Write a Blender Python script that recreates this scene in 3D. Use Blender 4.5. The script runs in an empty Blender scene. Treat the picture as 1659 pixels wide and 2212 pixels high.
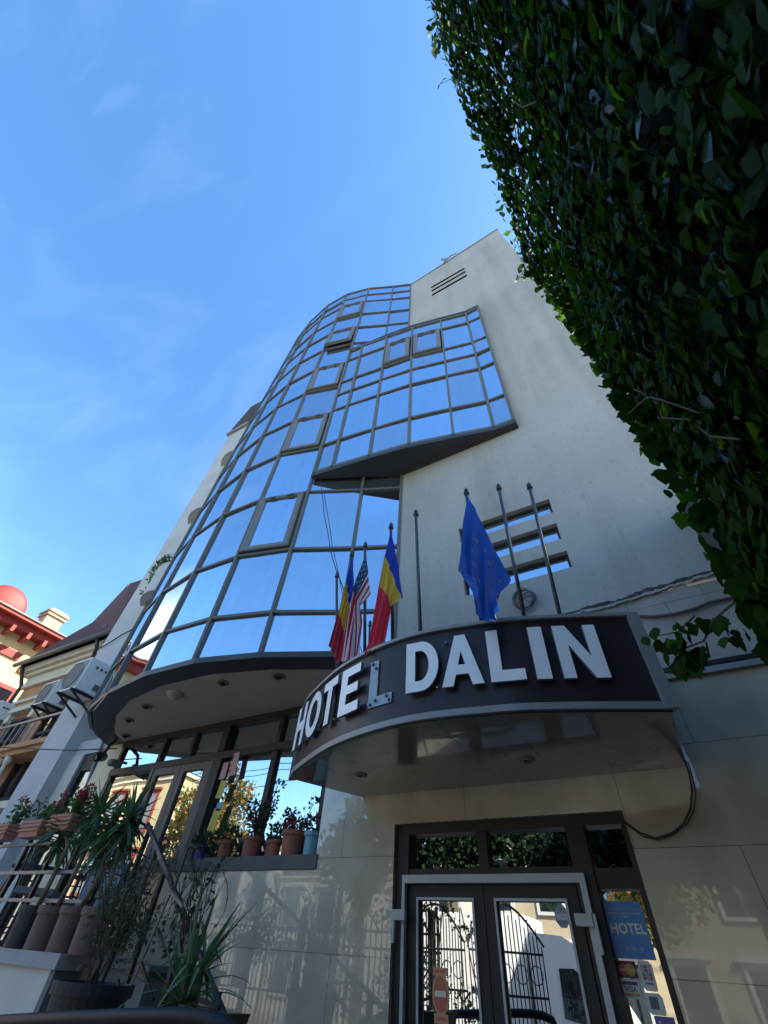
import bpy, bmesh, math, random
from mathutils import Vector, Matrix
random.seed(7)
V = Vector
scene = bpy.context.scene
COL = scene.collection
PI = math.pi

# ------------------------------------------------------------------ camera frame (measured from the photograph's vanishing points)
CAM = V((0, 0, 1.6))
CR = ((0.86738221, 0.3295197, 0.37291401), (0.49403017, -0.66030472, -0.5656252), (0.05985224, 0.67484401, -0.73552925))
CF, CCX, CCY = 915.53687, 829.5, 1106.0
def ray(x, y):
    v = (x - CCX, -(y - CCY), -CF)
    return V([sum(CR[i][k] * v[k] for k in range(3)) for i in range(3)]).normalized()
def at(x, y, Y):
    d = ray(x, y); return CAM + d * ((Y - CAM.y) / d.y)
def atx(x, y, X):
    d = ray(x, y); return CAM + d * ((X - CAM.x) / d.x)

# ------------------------------------------------------------------ helpers
WL = {}
def tag(o, label=None, cat=None, group=None, kind=None):
    if label: o['label'] = label
    if cat: o['category'] = cat
    if group: o['group'] = group
    if kind: o['kind'] = kind
    return o
def place(o, origin, parent):
    WL[o.name] = V(origin)
    if parent is not None:
        o.parent = parent; o.location = V(origin) - WL[parent.name]
    else:
        o.location = V(origin)
def thing(name, loc, label, cat, group=None):
    o = bpy.data.objects.new(name, None); o.empty_display_size = .2; COL.objects.link(o)
    place(o, loc, None); return tag(o, label, cat, group)

class MB:
    def __init__(s): s.v = []; s.f = []; s.m = []; s.uv = None
    def add(s, vs, fs, mi=0):
        b = len(s.v); s.v += [V(p) for p in vs]
        for f in fs: s.f.append([b + i for i in f]); s.m.append(mi)
        return s
    def quad(s, a, b, c, d, mi=0): return s.add([a, b, c, d], [(0, 1, 2, 3)], mi)
    def box(s, x0, x1, y0, y1, z0, z1, mi=0):
        vs = [(x, y, z) for z in (z0, z1) for y in (y0, y1) for x in (x0, x1)]
        return s.add(vs, [(0, 2, 3, 1), (4, 5, 7, 6), (0, 1, 5, 4), (2, 6, 7, 3), (0, 4, 6, 2), (1, 3, 7, 5)], mi)
    def obox(s, c, ax, ay, az, mi=0):
        c = V(c); vs = [c + ax * i + ay * j + az * k for k in (-1, 1) for j in (-1, 1) for i in (-1, 1)]
        return s.add(vs, [(0, 2, 3, 1), (4, 5, 7, 6), (0, 1, 5, 4), (2, 6, 7, 3), (0, 4, 6, 2), (1, 3, 7, 5)], mi)
    def bar(s, p, q, w, d, side=None, mi=0, ext=0):
        p, q = V(p), V(q); t = (q - p); L = t.length; t = t / L
        n = V(side) if side is not None else (V((0, 0, 1)) if abs(t.z) < .9 else V((1, 0, 0)))
        n = (n - t * n.dot(t)).normalized(); b = t.cross(n)
        return s.obox((p + q) / 2, t * (L / 2 + ext), b * (w / 2), n * (d / 2), mi)
    def tube(s, pts, r, n=8, mi=0, cap=True):
        pts = [V(p) for p in pts]; rs = r if isinstance(r, (list, tuple)) else [r] * len(pts)
        b = len(s.v); up = None
        for i, p in enumerate(pts):
            t = (pts[min(i + 1, len(pts) - 1)] - pts[max(i - 1, 0)]).normalized()
            if up is None: up = V((0, 0, 1)) if abs(t.z) < .9 else V((1, 0, 0))
            u = (up - t * up.dot(t)).normalized(); w = t.cross(u); up = u
            for k in range(n):
                a = 2 * PI * k / n; s.v.append(p + (u * math.cos(a) + w * math.sin(a)) * rs[i])
        for i in range(len(pts) - 1):
            for k in range(n):
                s.f.append([b + i * n + k, b + i * n + (k + 1) % n, b + (i + 1) * n + (k + 1) % n, b + (i + 1) * n + k]); s.m.append(mi)
        if cap:
            s.f.append([b + k for k in range(n)][::-1]); s.m.append(mi)
            e = b + (len(pts) - 1) * n; s.f.append([e + k for k in range(n)]); s.m.append(mi)
        return s
    def lathe(s, c, prof, n=20, mi=0):
        c = V(c); b = len(s.v)
        for (r, z) in prof:
            for k in range(n): a = 2 * PI * k / n; s.v.append(c + V((r * math.cos(a), r * math.sin(a), z)))
        for i in range(len(prof) - 1):
            for k in range(n):
                s.f.append([b + i * n + k, b + i * n + (k + 1) % n, b + (i + 1) * n + (k + 1) % n, b + (i + 1) * n + k]); s.m.append(mi)
        return s
    def prism(s, poly, z0, z1, mi=0):
        n = len(poly); vs = [(p[0], p[1], z0) for p in poly] + [(p[0], p[1], z1) for p in poly]
        fs = [list(range(n))[::-1], list(range(n, 2 * n))] + [(i, (i + 1) % n, n + (i + 1) % n, n + i) for i in range(n)]
        return s.add(vs, fs, mi)
    def prismy(s, poly, y0, y1, mi=0):          # polygon in x,z extruded along y
        n = len(poly); vs = [(p[0], y0, p[1]) for p in poly] + [(p[0], y1, p[1]) for p in poly]
        fs = [list(range(n)), list(range(n, 2 * n))[::-1]] + [(i, n + i, n + (i + 1) % n, (i + 1) % n) for i in range(n)]
        return s.add(vs, fs, mi)
    def build(s, name, mats, parent=None, origin=None, smooth=False, recalc=True):
        if not isinstance(mats, (list, tuple)): mats = [mats]
        if origin is None:
            xs = [p.x for p in s.v]; ys = [p.y for p in s.v]; zs = [p.z for p in s.v]
            origin = V(((min(xs) + max(xs)) / 2, (min(ys) + max(ys)) / 2, min(zs)))
        origin = V(origin)
        me = bpy.data.meshes.new(name); me.from_pydata([tuple(p - origin) for p in s.v], [], s.f)
        for m in mats: me.materials.append(m)
        me.polygons.foreach_set('material_index', s.m)
        if recalc:
            bm = bmesh.new(); bm.from_mesh(me); bmesh.ops.recalc_face_normals(bm, faces=bm.faces); bm.to_mesh(me); bm.free()
        if smooth: me.polygons.foreach_set('use_smooth', [True] * len(me.polygons))
        me.update()
        o = bpy.data.objects.new(name, me); COL.objects.link(o); place(o, origin, parent); return o

def text_mb(mb, body, size, origin, ux, uz, mi=0, depth=.002, align='CENTER', bold=0.0):
    cu = bpy.data.curves.new('t', 'FONT'); cu.body = body; cu.size = size; cu.align_x = align; cu.resolution_u = 3; cu.offset = bold
    ob = bpy.data.objects.new('t', cu); COL.objects.link(ob)
    me = bpy.data.meshes.new_from_object(ob)
    o = V(origin); ux = V(ux); uz = V(uz); nrm = ux.cross(uz)
    vs = [o + ux * p.co.x + uz * p.co.y + nrm * depth for p in me.vertices]
    mb.add(vs, [list(p.vertices) for p in me.polygons], mi)
    bpy.data.objects.remove(ob); bpy.data.meshes.remove(me); bpy.data.curves.remove(cu)

def grid_wall(mb, xs, zs, solid, y, thick, mi=0, mir=1, ztop=None):
    nx, nz = len(xs) - 1, len(zs) - 1
    def S(i, j): return 0 <= i < nx and 0 <= j < nz and solid((xs[i] + xs[i + 1]) / 2, (zs[j] + zs[j + 1]) / 2)
    def zz(i, j): return ztop(xs[i]) if (ztop and j == nz) else zs[j]
    for i in range(nx):
        for j in range(nz):
            if not S(i, j): continue
            a, b, c, d = (xs[i], zz(i, j)), (xs[i + 1], zz(i + 1, j)), (xs[i + 1], zz(i + 1, j + 1)), (xs[i], zz(i, j + 1))
            mb.quad((a[0], y, a[1]), (b[0], y, b[1]), (c[0], y, c[1]), (d[0], y, d[1]), mi)
            for (p, q, nb) in ((a, b, (i, j - 1)), (b, c, (i + 1, j)), (c, d, (i, j + 1)), (d, a, (i - 1, j))):
                if not S(*nb):
                    mb.quad((p[0], y, p[1]), (p[0], y + thick, p[1]), (q[0], y + thick, q[1]), (q[0], y, q[1]), mir)

# ------------------------------------------------------------------ materials
def mat(name, col, rough=.6, metal=0., spec=.5, noise=0., nscale=6., bump=0., bscale=60., coat=0., detail=4., stretch=None, col2=None):
    m = bpy.data.materials.new(name); m.use_nodes = True; nt = m.node_tree; N = nt.nodes; L = nt.links
    b = N['Principled BSDF']; b.inputs['Base Color'].default_value = (*col, 1); b.inputs['Roughness'].default_value = rough
    b.inputs['Metallic'].default_value = metal; b.inputs['Specular IOR Level'].default_value = spec
    if coat: b.inputs['Coat Weight'].default_value = coat; b.inputs['Coat Roughness'].default_value = .04
    tc = N.new('ShaderNodeTexCoord'); src = tc.outputs['Object']
    if stretch:
        mp = N.new('ShaderNodeMapping'); mp.inputs['Scale'].default_value = stretch; L.new(src, mp.inputs['Vector']); src = mp.outputs['Vector']
    if noise or col2:
        n = N.new('ShaderNodeTexNoise'); n.inputs['Scale'].default_value = nscale; n.inputs['Detail'].default_value = detail; L.new(src, n.inputs['Vector'])
        r = N.new('ShaderNodeValToRGB'); r.color_ramp.elements[0].position = .3; r.color_ramp.elements[1].position = .7
        c2 = col2 or tuple(min(1, c * (1 + noise)) for c in col); c1 = col if col2 else tuple(c * (1 - noise) for c in col)
        r.color_ramp.elements[0].color = (*c1, 1); r.color_ramp.elements[1].color = (*c2, 1)
        L.new(n.outputs['Fac'], r.inputs['Fac']); L.new(r.outputs['Color'], b.inputs['Base Color'])
    if bump:
        n2 = N.new('ShaderNodeTexNoise'); n2.inputs['Scale'].default_value = bscale; n2.inputs['Detail'].default_value = 5; L.new(src, n2.inputs['Vector'])
        bp = N.new('ShaderNodeBump'); bp.inputs['Strength'].default_value = bump; bp.inputs['Distance'].default_value = .02
        L.new(n2.outputs['Fac'], bp.inputs['Height']); L.new(bp.outputs['Normal'], b.inputs['Normal'])
    return m

def mirror_glass(name, tint, body=(.015, .02, .025), fac=.8, rough=.0, wob=.02, wscale=1.3):
    m = bpy.data.materials.new(name); m.use_nodes = True; nt = m.node_tree; N = nt.nodes; L = nt.links
    b = N['Principled BSDF']; b.inputs['Base Color'].default_value = (*body, 1); b.inputs['Roughness'].default_value = .05
    g = N.new('ShaderNodeBsdfGlossy'); g.inputs['Color'].default_value = (*tint, 1); g.inputs['Roughness'].default_value = rough
    lw = N.new('ShaderNodeLayerWeight'); lw.inputs['Blend'].default_value = .25
    mr = N.new('ShaderNodeMapRange'); mr.inputs['To Min'].default_value = fac; mr.inputs['To Max'].default_value = 1.
    L.new(lw.outputs['Fresnel'], mr.inputs['Value'])
    mx = N.new('ShaderNodeMixShader'); L.new(mr.outputs['Result'], mx.inputs['Fac']); L.new(b.outputs['BSDF'], mx.inputs[1]); L.new(g.outputs['BSDF'], mx.inputs[2])
    L.new(mx.outputs['Shader'], N['Material Output'].inputs['Surface'])
    tc = N.new('ShaderNodeTexCoord'); n = N.new('ShaderNodeTexNoise'); n.inputs['Scale'].default_value = wscale; n.inputs['Detail'].default_value = 1
    L.new(tc.outputs['Object'], n.inputs['Vector'])
    bp = N.new('ShaderNodeBump'); bp.inputs['Strength'].default_value = wob; bp.inputs['Distance'].default_value = .2
    L.new(n.outputs['Fac'], bp.inputs['Height']); L.new(bp.outputs['Normal'], g.inputs['Normal'])
    oi = N.new('ShaderNodeObjectInfo'); m1 = N.new('ShaderNodeMapRange'); m1.inputs['To Min'].default_value = .86; m1.inputs['To Max'].default_value = 1.0; L.new(oi.outputs['Random'], m1.inputs['Value'])
    mp = N.new('ShaderNodeMapping'); mp.inputs['Scale'].default_value = (9, 9, .9); L.new(tc.outputs['Object'], mp.inputs['Vector'])         # grime runs down the glass
    n2 = N.new('ShaderNodeTexNoise'); n2.inputs['Scale'].default_value = 1.; n2.inputs['Detail'].default_value = 6; L.new(mp.outputs['Vector'], n2.inputs['Vector'])
    m2 = N.new('ShaderNodeMapRange'); m2.inputs['From Min'].default_value = .3; m2.inputs['From Max'].default_value = .6; m2.inputs['To Min'].default_value = .93; m2.inputs['To Max'].default_value = 1.; L.new(n2.outputs['Fac'], m2.inputs['Value'])
    mm = N.new('ShaderNodeMath'); mm.operation = 'MULTIPLY'; L.new(m1.outputs['Result'], mm.inputs[0]); L.new(m2.outputs['Result'], mm.inputs[1])
    vm = N.new('ShaderNodeVectorMath'); vm.operation = 'SCALE'; vm.inputs[0].default_value = tint; L.new(mm.outputs[0], vm.inputs['Scale']); L.new(vm.outputs['Vector'], g.inputs['Color'])
    return m

def slab_mat(name, col, col2, rough, bw=1.2, bh=.6, mortar=(.12, .11, .1), coat=0., msize=.004, off=.5, axes='xz'):
    m = bpy.data.materials.new(name); m.use_nodes = True; nt = m.node_tree; N = nt.nodes; L = nt.links
    b = N['Principled BSDF']; b.inputs['Roughness'].default_value = rough
    if coat: b.inputs['Coat Weight'].default_value = coat; b.inputs['Coat Roughness'].default_value = .015; b.inputs['Coat IOR'].default_value = 1.6
    tc = N.new('ShaderNodeTexCoord'); sp = N.new('ShaderNodeSeparateXYZ'); cb = N.new('ShaderNodeCombineXYZ')
    L.new(tc.outputs['Object'], sp.inputs['Vector'])
    L.new(sp.outputs['X' if axes[0] == 'x' else 'Y'], cb.inputs['X']); L.new(sp.outputs['Z' if axes[1] == 'z' else 'Y'], cb.inputs['Y'])
    br = N.new('ShaderNodeTexBrick'); br.inputs['Scale'].default_value = 1; br.inputs['Brick Width'].default_value = bw; br.inputs['Row Height'].default_value = bh
    br.inputs['Mortar Size'].default_value = msize; br.inputs['Mortar'].default_value = (*mortar, 1); br.inputs['Color1'].default_value = (*col, 1)
    br.inputs['Color2'].default_value = (*col2, 1); br.offset = off; br.inputs['Bias'].default_value = 0
    L.new(cb.outputs['Vector'], br.inputs['Vector'])
    n = N.new('ShaderNodeTexNoise'); n.inputs['Scale'].default_value = 2.2; n.inputs['Detail'].default_value = 7; n.inputs['Distortion'].default_value = .6
    L.new(tc.outputs['Object'], n.inputs['Vector'])
    r = N.new('ShaderNodeValToRGB'); r.color_ramp.elements[0].position = .3; r.color_ramp.elements[0].color = (.70, .68, .64, 1); r.color_ramp.elements[1].position = .72; r.color_ramp.elements[1].color = (1, 1, 1, 1)
    L.new(n.outputs['Fac'], r.inputs['Fac'])
    mx = N.new('ShaderNodeMix'); mx.data_type = 'RGBA'; mx.blend_type = 'MULTIPLY'; mx.inputs['Factor'].default_value = 1
    L.new(br.outputs['Color'], mx.inputs['A']); L.new(r.outputs['Color'], mx.inputs['B']); L.new(mx.outputs['Result'], b.inputs['Base Color'])
    bp = N.new('ShaderNodeBump'); bp.inputs['Strength'].default_value = .35; bp.inputs['Distance'].default_value = .004; bp.invert = True
    L.new(br.outputs['Fac'], bp.inputs['Height']); L.new(bp.outputs['Normal'], b.inputs['Normal'])
    return m

def leaf_mat(name, col, trans, rough=.38, tw=.35, spec=.5):
    m = bpy.data.materials.new(name); m.use_nodes = True; nt = m.node_tree; N = nt.nodes; L = nt.links
    b = N['Principled BSDF']; b.inputs['Roughness'].default_value = rough; b.inputs['Specular IOR Level'].default_value = spec
    g = N.new('ShaderNodeNewGeometry'); r = N.new('ShaderNodeValToRGB')
    r.color_ramp.elements[0].color = (*[c * .6 for c in col], 1); r.color_ramp.elements[1].color = (*[min(1, c * 1.45) for c in col], 1)
    L.new(g.outputs['Random Per Island'], r.inputs['Fac']); L.new(r.outputs['Color'], b.inputs['Base Color'])
    t = N.new('ShaderNodeBsdfTranslucent'); t.inputs['Color'].default_value = (*trans, 1)
    mx = N.new('ShaderNodeMixShader'); mx.inputs['Fac'].default_value = tw
    L.new(b.outputs['BSDF'], mx.inputs[1]); L.new(t.outputs['BSDF'], mx.inputs[2]); L.new(mx.outputs['Shader'], N['Material Output'].inputs['Surface'])
    return m

def stucco():
    m = mat('stucco', (.4, .4, .39), .9, bump=.5, bscale=80)
    nt = m.node_tree; N = nt.nodes; L = nt.links; b = N['Principled BSDF']
    tc = N.new('ShaderNodeTexCoord')
    n = N.new('ShaderNodeTexNoise'); n.inputs['Scale'].default_value = .8; n.inputs['Detail'].default_value = 9; n.inputs['Roughness'].default_value = .6
    L.new(tc.outputs['Object'], n.inputs['Vector'])
    r = N.new('ShaderNodeValToRGB'); r.color_ramp.elements[0].position = .35; r.color_ramp.elements[0].color = (.365, .345, .308, 1); r.color_ramp.elements[1].position = .65; r.color_ramp.elements[1].color = (.435, .41, .36, 1)
    L.new(n.outputs['Fac'], r.inputs['Fac'])
    mp = N.new('ShaderNodeMapping'); mp.inputs['Scale'].default_value = (22, 22, 9); L.new(tc.outputs['Object'], mp.inputs['Vector'])
    n2 = N.new('ShaderNodeTexNoise'); n2.inputs['Scale'].default_value = 1.; n2.inputs['Detail'].default_value = 4; L.new(mp.outputs['Vector'], n2.inputs['Vector'])
    r2 = N.new('ShaderNodeValToRGB'); r2.color_ramp.elements[0].position = .30; r2.color_ramp.elements[0].color = (.87, .87, .87, 1); r2.color_ramp.elements[1].position = .42; r2.color_ramp.elements[1].color = (1, 1, 1, 1)
    L.new(n2.outputs['Fac'], r2.inputs['Fac'])
    mp3 = N.new('ShaderNodeMapping'); mp3.inputs['Scale'].default_value = (2.6, 2.6, .16); L.new(tc.outputs['Object'], mp3.inputs['Vector'])
    n3 = N.new('ShaderNodeTexNoise'); n3.inputs['Scale'].default_value = 1.; n3.inputs['Detail'].default_value = 5; L.new(mp3.outputs['Vector'], n3.inputs['Vector'])
    r3 = N.new('ShaderNodeValToRGB'); r3.color_ramp.elements[0].position = .34; r3.color_ramp.elements[0].color = (.84, .83, .81, 1); r3.color_ramp.elements[1].position = .55; r3.color_ramp.elements[1].color = (1, 1, 1, 1)
    L.new(n3.outputs['Fac'], r3.inputs['Fac'])
    m1 = N.new('ShaderNodeMix'); m1.data_type = 'RGBA'; m1.blend_type = 'MULTIPLY'; m1.inputs['Factor'].default_value = 1
    L.new(r.outputs['Color'], m1.inputs['A']); L.new(r2.outputs['Color'], m1.inputs['B'])
    m2 = N.new('ShaderNodeMix'); m2.data_type = 'RGBA'; m2.blend_type = 'MULTIPLY'; m2.inputs['Factor'].default_value = 1
    L.new(m1.outputs['Result'], m2.inputs['A']); L.new(r3.outputs['Color'], m2.inputs['B']); L.new(m2.outputs['Result'], b.inputs['Base Color'])
    return m

STUCCO = stucco()
GREYWALL = mat('grey_render', (.46, .45, .435), .85, noise=.1, nscale=1.5, bump=.3, bscale=40)
CLAD = slab_mat('polished_slab', (.57, .495, .375), (.62, .54, .41), .22, 1.21, .6, mortar=(.2, .18, .15), msize=.0025, coat=1.)
OLDSLAB = slab_mat('old_slab', (.42, .37, .32), (.46, .41, .36), .5, .62, .62, mortar=(.2, .18, .16))
SOFFITGRAN = slab_mat('soffit_granite', (.22, .195, .15), (.235, .205, .158), .2, .9, .6, mortar=(.05, .05, .045), coat=.6, axes='xy')
SOFFIT = mat('soffit_board', (.50, .42, .32), .7, noise=.06, nscale=2)
RIMDARK = mat('dark_rim', (.035, .036, .038), .5)
REVEAL = mat('slot_reveal', (.42, .36, .30), .85, noise=.15, nscale=8)
SKYGLASS = mirror_glass('blue_mirror_glass', (.70, .82, .94), body=(.14, .155, .17), fac=.8, wob=.03)
WINGLASS = mirror_glass('window_glass', (.78, .86, .9), fac=.72, wob=.01)
DOORGLASS = mirror_glass('door_glass', (.86, .87, .85), fac=.8, wob=.012, wscale=.9)
MULL = mat('bronze_aluminium', (.125, .12, .10), .5, spec=.35, noise=.06, nscale=3)
SASH = mat('sash_aluminium', (.19, .18, .16), .45, metal=.15)
BLACKGAP = mat('plain_black', (.008, .008, .009), .6)
DKFRAME = mat('dark_brown_aluminium', (.038, .031, .025), .5, spec=.3, noise=.1, nscale=4)
BRFRAME = mat('brown_grey_aluminium', (.12, .104, .09), .5, spec=.35, noise=.1, nscale=4)
WHITEP = mat('white_plastic', (.52, .52, .49), .45, noise=.05, nscale=9)
ALU = mat('aluminium_trim', (.28, .27, .25), .5, metal=.15, noise=.08, nscale=8)
PANEL = mat('sign_panel', (.034, .023, .024), .42, spec=.3, noise=.15, nscale=2, coat=.04)
LETTER = mat('letter_white', (.90, .89, .86), .35, noise=.03, nscale=12)
LETEDGE = mat('letter_edge', (.20, .22, .24), .4, metal=.4)
LETBACK = mat('letter_backplate', (.26, .31, .34), .45, metal=.2, noise=.12, nscale=14)
POLE = mat('pole_paint', (.06, .065, .07), .4, metal=.3)
BLACKM = mat('black_iron', (.015, .015, .017), .45)
BLACKRAIL = mat('black_gloss_rail', (.008, .008, .009), .5, spec=.25)
GREYRAIL = mat('grey_rail', (.22, .21, .21), .45, metal=.3, noise=.2, nscale=12)
CONC = mat('concrete', (.36, .355, .34), .85, noise=.15, nscale=3, bump=.25, bscale=50)
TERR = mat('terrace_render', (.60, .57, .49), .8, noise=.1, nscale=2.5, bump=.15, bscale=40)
DARKTERR = mat('dark_stone_and_shade', (.15, .15, .14), .7, noise=.2, nscale=3)
CREAMPIL = mat('cream_pillar', (.74, .63, .44), .8, noise=.12, nscale=5)
ROOFMAT = mat('roof_metal', (.10, .048, .045), .85, spec=.15, noise=.25, nscale=5, bump=.3, bscale=12)
ORANGE = mat('orange_render', (.46, .25, .125), .9, noise=.14, nscale=3, bump=.3, bscale=40)
ORNCREAM = mat('cornice_cream', (.64, .55, .41), .8, noise=.1, nscale=5)
YELLOWR = mat('yellow_render', (.60, .48, .26), .85, noise=.08, nscale=4)
REDTRIM = mat('red_trim', (.26, .032, .022), .6, noise=.15, nscale=7)
BROWNSLAT = mat('brown_slats', (.07, .05, .04), .8, noise=.3, nscale=9)
DARKGLASS = mirror_glass('dark_window', (.5, .55, .6), fac=.35, wob=.01)
ACW = mat('ac_white', (.66, .66, .63), .5, noise=.06, nscale=12)
ACG = mat('ac_grille', (.10, .10, .10), .6)
TERRA = mat('terracotta', (.30, .10, .055), .75, noise=.15, nscale=14)
TERRAP = mat('terracotta_pink', (.42, .19, .13), .75, noise=.12, nscale=14)
BROWNPOT = mat('brown_pot', (.15, .09, .07), .65, noise=.2, nscale=12)
BLACKPOT = mat('black_pot', (.022, .023, .027), .55)
PURPLEPOT = mat('purple_pot', (.07, .035, .22), .4)
TEALPOT = mat('teal_pot', (.14, .34, .40), .35, noise=.1, nscale=9)
OLIVEPOT = mat('olive_planter', (.11, .10, .045), .6, noise=.15, nscale=7)
SOIL = mat('soil', (.03, .022, .016), .95)
IVY1 = leaf_mat('ivy_leaf', (.0165, .038, .006), (.045, .11, .006), .5, .3, .035)
IVY2 = leaf_mat('ivy_leaf_bright', (.026, .065, .009), (.11, .26, .012), .5, .5, .06)
IVY4 = leaf_mat('ivy_leaf_gloss', (.012, .03, .007), (.04, .10, .006), .27, .2, .3)
IVY3 = leaf_mat('ivy_leaf_yellow', (.16, .15, .04), (.3, .28, .05), .5, .5)
STEM = mat('vine_stem', (.07, .05, .03), .8, noise=.3, nscale=30)
YUC = leaf_mat('yucca_leaf', (.105, .19, .085), (.06, .13, .04), .4, .2)
YUC2 = leaf_mat('agave_leaf', (.11, .185, .08), (.08, .14, .04), .42, .2)
YTRUNK = mat('yucca_trunk', (.20, .165, .11), .85, noise=.3, nscale=30, bump=.5, bscale=50)
POTLEAF = leaf_mat('pot_leaf', (.03, .075, .025), (.06, .14, .03), .45, .3)
DARKLEAF = leaf_mat('shrub_leaf', (.065, .08, .045), (.05, .08, .03), .5, .3)
GERAN = leaf_mat('geranium_leaf', (.05, .11, .03), (.12, .22, .03), .5, .4)
REDFL = leaf_mat('red_flower', (.45, .015, .05), (.6, .03, .08), .5, .4)
PINKFL = leaf_mat('pink_flower', (.40, .12, .17), (.5, .2, .2), .5, .4)
WOODST = mat('grey_wood', (.26, .22, .17), .8, noise=.25, nscale=20)
ASPH = mat('bounce_asphalt', (.24, .23, .21), .9, noise=.2, nscale=5, bump=.4, bscale=80)  # street asphalt lightened to bounce more sun onto the shaded walls
PAVE = slab_mat('paving', (.40, .38, .34), (.44, .42, .38), .8, .4, .4, mortar=(.14, .13, .12), axes='xy')
BARK = mat('bark', (.09, .07, .05), .9, noise=.3, nscale=12, bump=.6, bscale=20)
AUT1 = leaf_mat('autumn_leaf', (.40, .22, .05), (.6, .34, .06), .55, .45)
AUT2 = leaf_mat('green_leaf', (.06, .10, .02), (.16, .26, .03), .5, .45)
CREAMH = mat('cream_facade', (.66, .62, .52), .85, noise=.06, nscale=2)
CREAMH2 = mat('pale_facade', (.70, .68, .62), .85, noise=.06, nscale=2)
GREYROOF = mat('grey_roof', (.16, .155, .15), .7, noise=.2, nscale=4)
TRUCKW = mat('truck_white', (.78, .79, .79), .25, coat=.6)
TYRE = mat('tyre', (.02, .02, .02), .85)
CABLE = mat('black_cable', (.015, .014, .013), .7)
FBLUE = mat('flag_blue', (.008, .035, .36), .75); FYEL = mat('flag_yellow', (.72, .42, .03), .75); FRED = mat('flag_red', (.72, .025, .04), .75)
FRED2 = mat('flag_crimson', (.45, .022, .04), .75); FWHITE = mat('flag_white', (.68, .66, .64), .75); FNAVY = mat('flag_navy', (.02, .06, .13), .75)
EUBLUE = mat('flag_eu_blue', (.006, .085, .42), .7)
for _m in (FBLUE, FYEL, FRED, FRED2, FWHITE, FNAVY, EUBLUE):          # thin cloth lets some light through
    nt = _m.node_tree; b = nt.nodes['Principled BSDF']; t = nt.nodes.new('ShaderNodeBsdfTranslucent'); t.inputs['Color'].default_value = b.inputs['Base Color'].default_value
    mx = nt.nodes.new('ShaderNodeMixShader'); mx.inputs['Fac'].default_value = .3
    nt.links.new(b.outputs['BSDF'], mx.inputs[1]); nt.links.new(t.outputs['BSDF'], mx.inputs[2]); nt.links.new(mx.outputs['Shader'], nt.nodes['Material Output'].inputs['Surface'])
STICKB = mat('sticker_blue', (.055, .22, .52), .4); STICKW = mat('sticker_white', (.72, .72, .68), .45); STICKG = mat('sticker_grey', (.28, .36, .44), .5)
STICKN = mat('sticker_navy', (.03, .05, .17), .45); STICKO = mat('sticker_orange', (.62, .17, .09), .5); STICKOL = mat('sticker_pale_orange', (.72, .36, .18), .5)
STICKY = mat('sticker_cream', (.85, .77, .58), .5); STICKR = mat('sticker_red', (.55, .06, .07), .5); GOLD = mat('sticker_gold', (.6, .34, .06), .5); STICKP = mat('sticker_violet', (.16, .14, .36), .5)
BLACKS = mat('sticker_black', (.02, .015, .02), .5); STICKGR = mat('sticker_green', (.08, .22, .16), .5)
PAPERY = mat('paper_yellow', (.62, .48, .10), .7, noise=.1, nscale=30); PAPERT = mat('paper_teal', (.16, .40, .42), .7); PAPERP = mat('paper_pink', (.55, .32, .36), .7)

# ------------------------------------------------------------------ setting: ground, street
def structure(o): return tag(o, kind='structure')
g = MB(); g.box(-400, 400, -400, 400, -1.2, -.13); structure(g.build('ground', ASPH, origin=(0, 0, -1.2)))
c_ = MB(); c_.box(-16, 6, -3.2, 14, -.125, 0); structure(c_.build('courtyard', PAVE, origin=(0, 0, 0)))
p_ = MB(); p_.box(-60, 30, -5.4, -3.2, -.125, -.012); structure(p_.build('pavement', PAVE, origin=(0, 0, 0)))
p_ = MB(); p_.box(-60, 30, -15.9, -13.0, -.125, -.012); structure(p_.build('far_pavement', PAVE, origin=(0, 0, 0)))

# ------------------------------------------------------------------ the hotel
hotel = thing('hotel_building', (-4, 5, 0), 'pale rendered hotel with a curved blue mirror glass front', 'hotel')
# rendered gable wall with slots
slots = [(-1.38, -.14, 5.58, 5.83), (-1.38, -.15, 5.13, 5.39), (-1.38, -.14, 4.70, 4.94)]
vents = [(-1.5, -.27, 17.72, 17.92), (-1.5, -.27, 17.30, 17.50), (-1.5, -.26, 16.82, 17.03)]
holes = slots + vents
xs = sorted({-2.36, 0.0} | {h[0] for h in holes} | {h[1] for h in holes})
zs = sorted({4.17, 20.0} | {h[2] for h in holes} | {h[3] for h in holes})
ztop = lambda x: 20.02 + .155 * x
w = MB()
grid_wall(w, xs, zs, lambda x, z: not any(h[0] < x < h[1] and h[2] < z < h[3] for h in holes), 4.0, .35, 0, 1, ztop)
w.quad((0, 4, 4.17), (1.45, 4, 4.17), (1.22, 4, 20.24), (0, 4, 20.02), 0)
w.quad((1.45, 4, 4.17), (1.45, 4.35, 4.17), (1.22, 4.35, 20.24), (1.22, 4, 20.24), 0)
w.quad((0, 4, 20.02), (1.22, 4, 20.24), (1.22, 4.35, 20.24), (0, 4.35, 20.02), 0)
for i_, f_ in enumerate(w.f):
    if w.m[i_] == 1 and w.v[f_[0]].z > 16 and -1.6 < w.v[f_[0]].x < -.2: w.m[i_] = 2
w.build('rendered_wall', [STUCCO, REVEAL, DKFRAME], hotel, recalc=False)
cp = MB(); cp.prismy([(-2.38, ztop(-2.38) + .003), (1.25, 20.24 + .008), (1.25, 20.29), (-2.38, ztop(-2.38) + .05)], 3.97, 4.37); cp.build('roof_coping', ALU, hotel)
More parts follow.
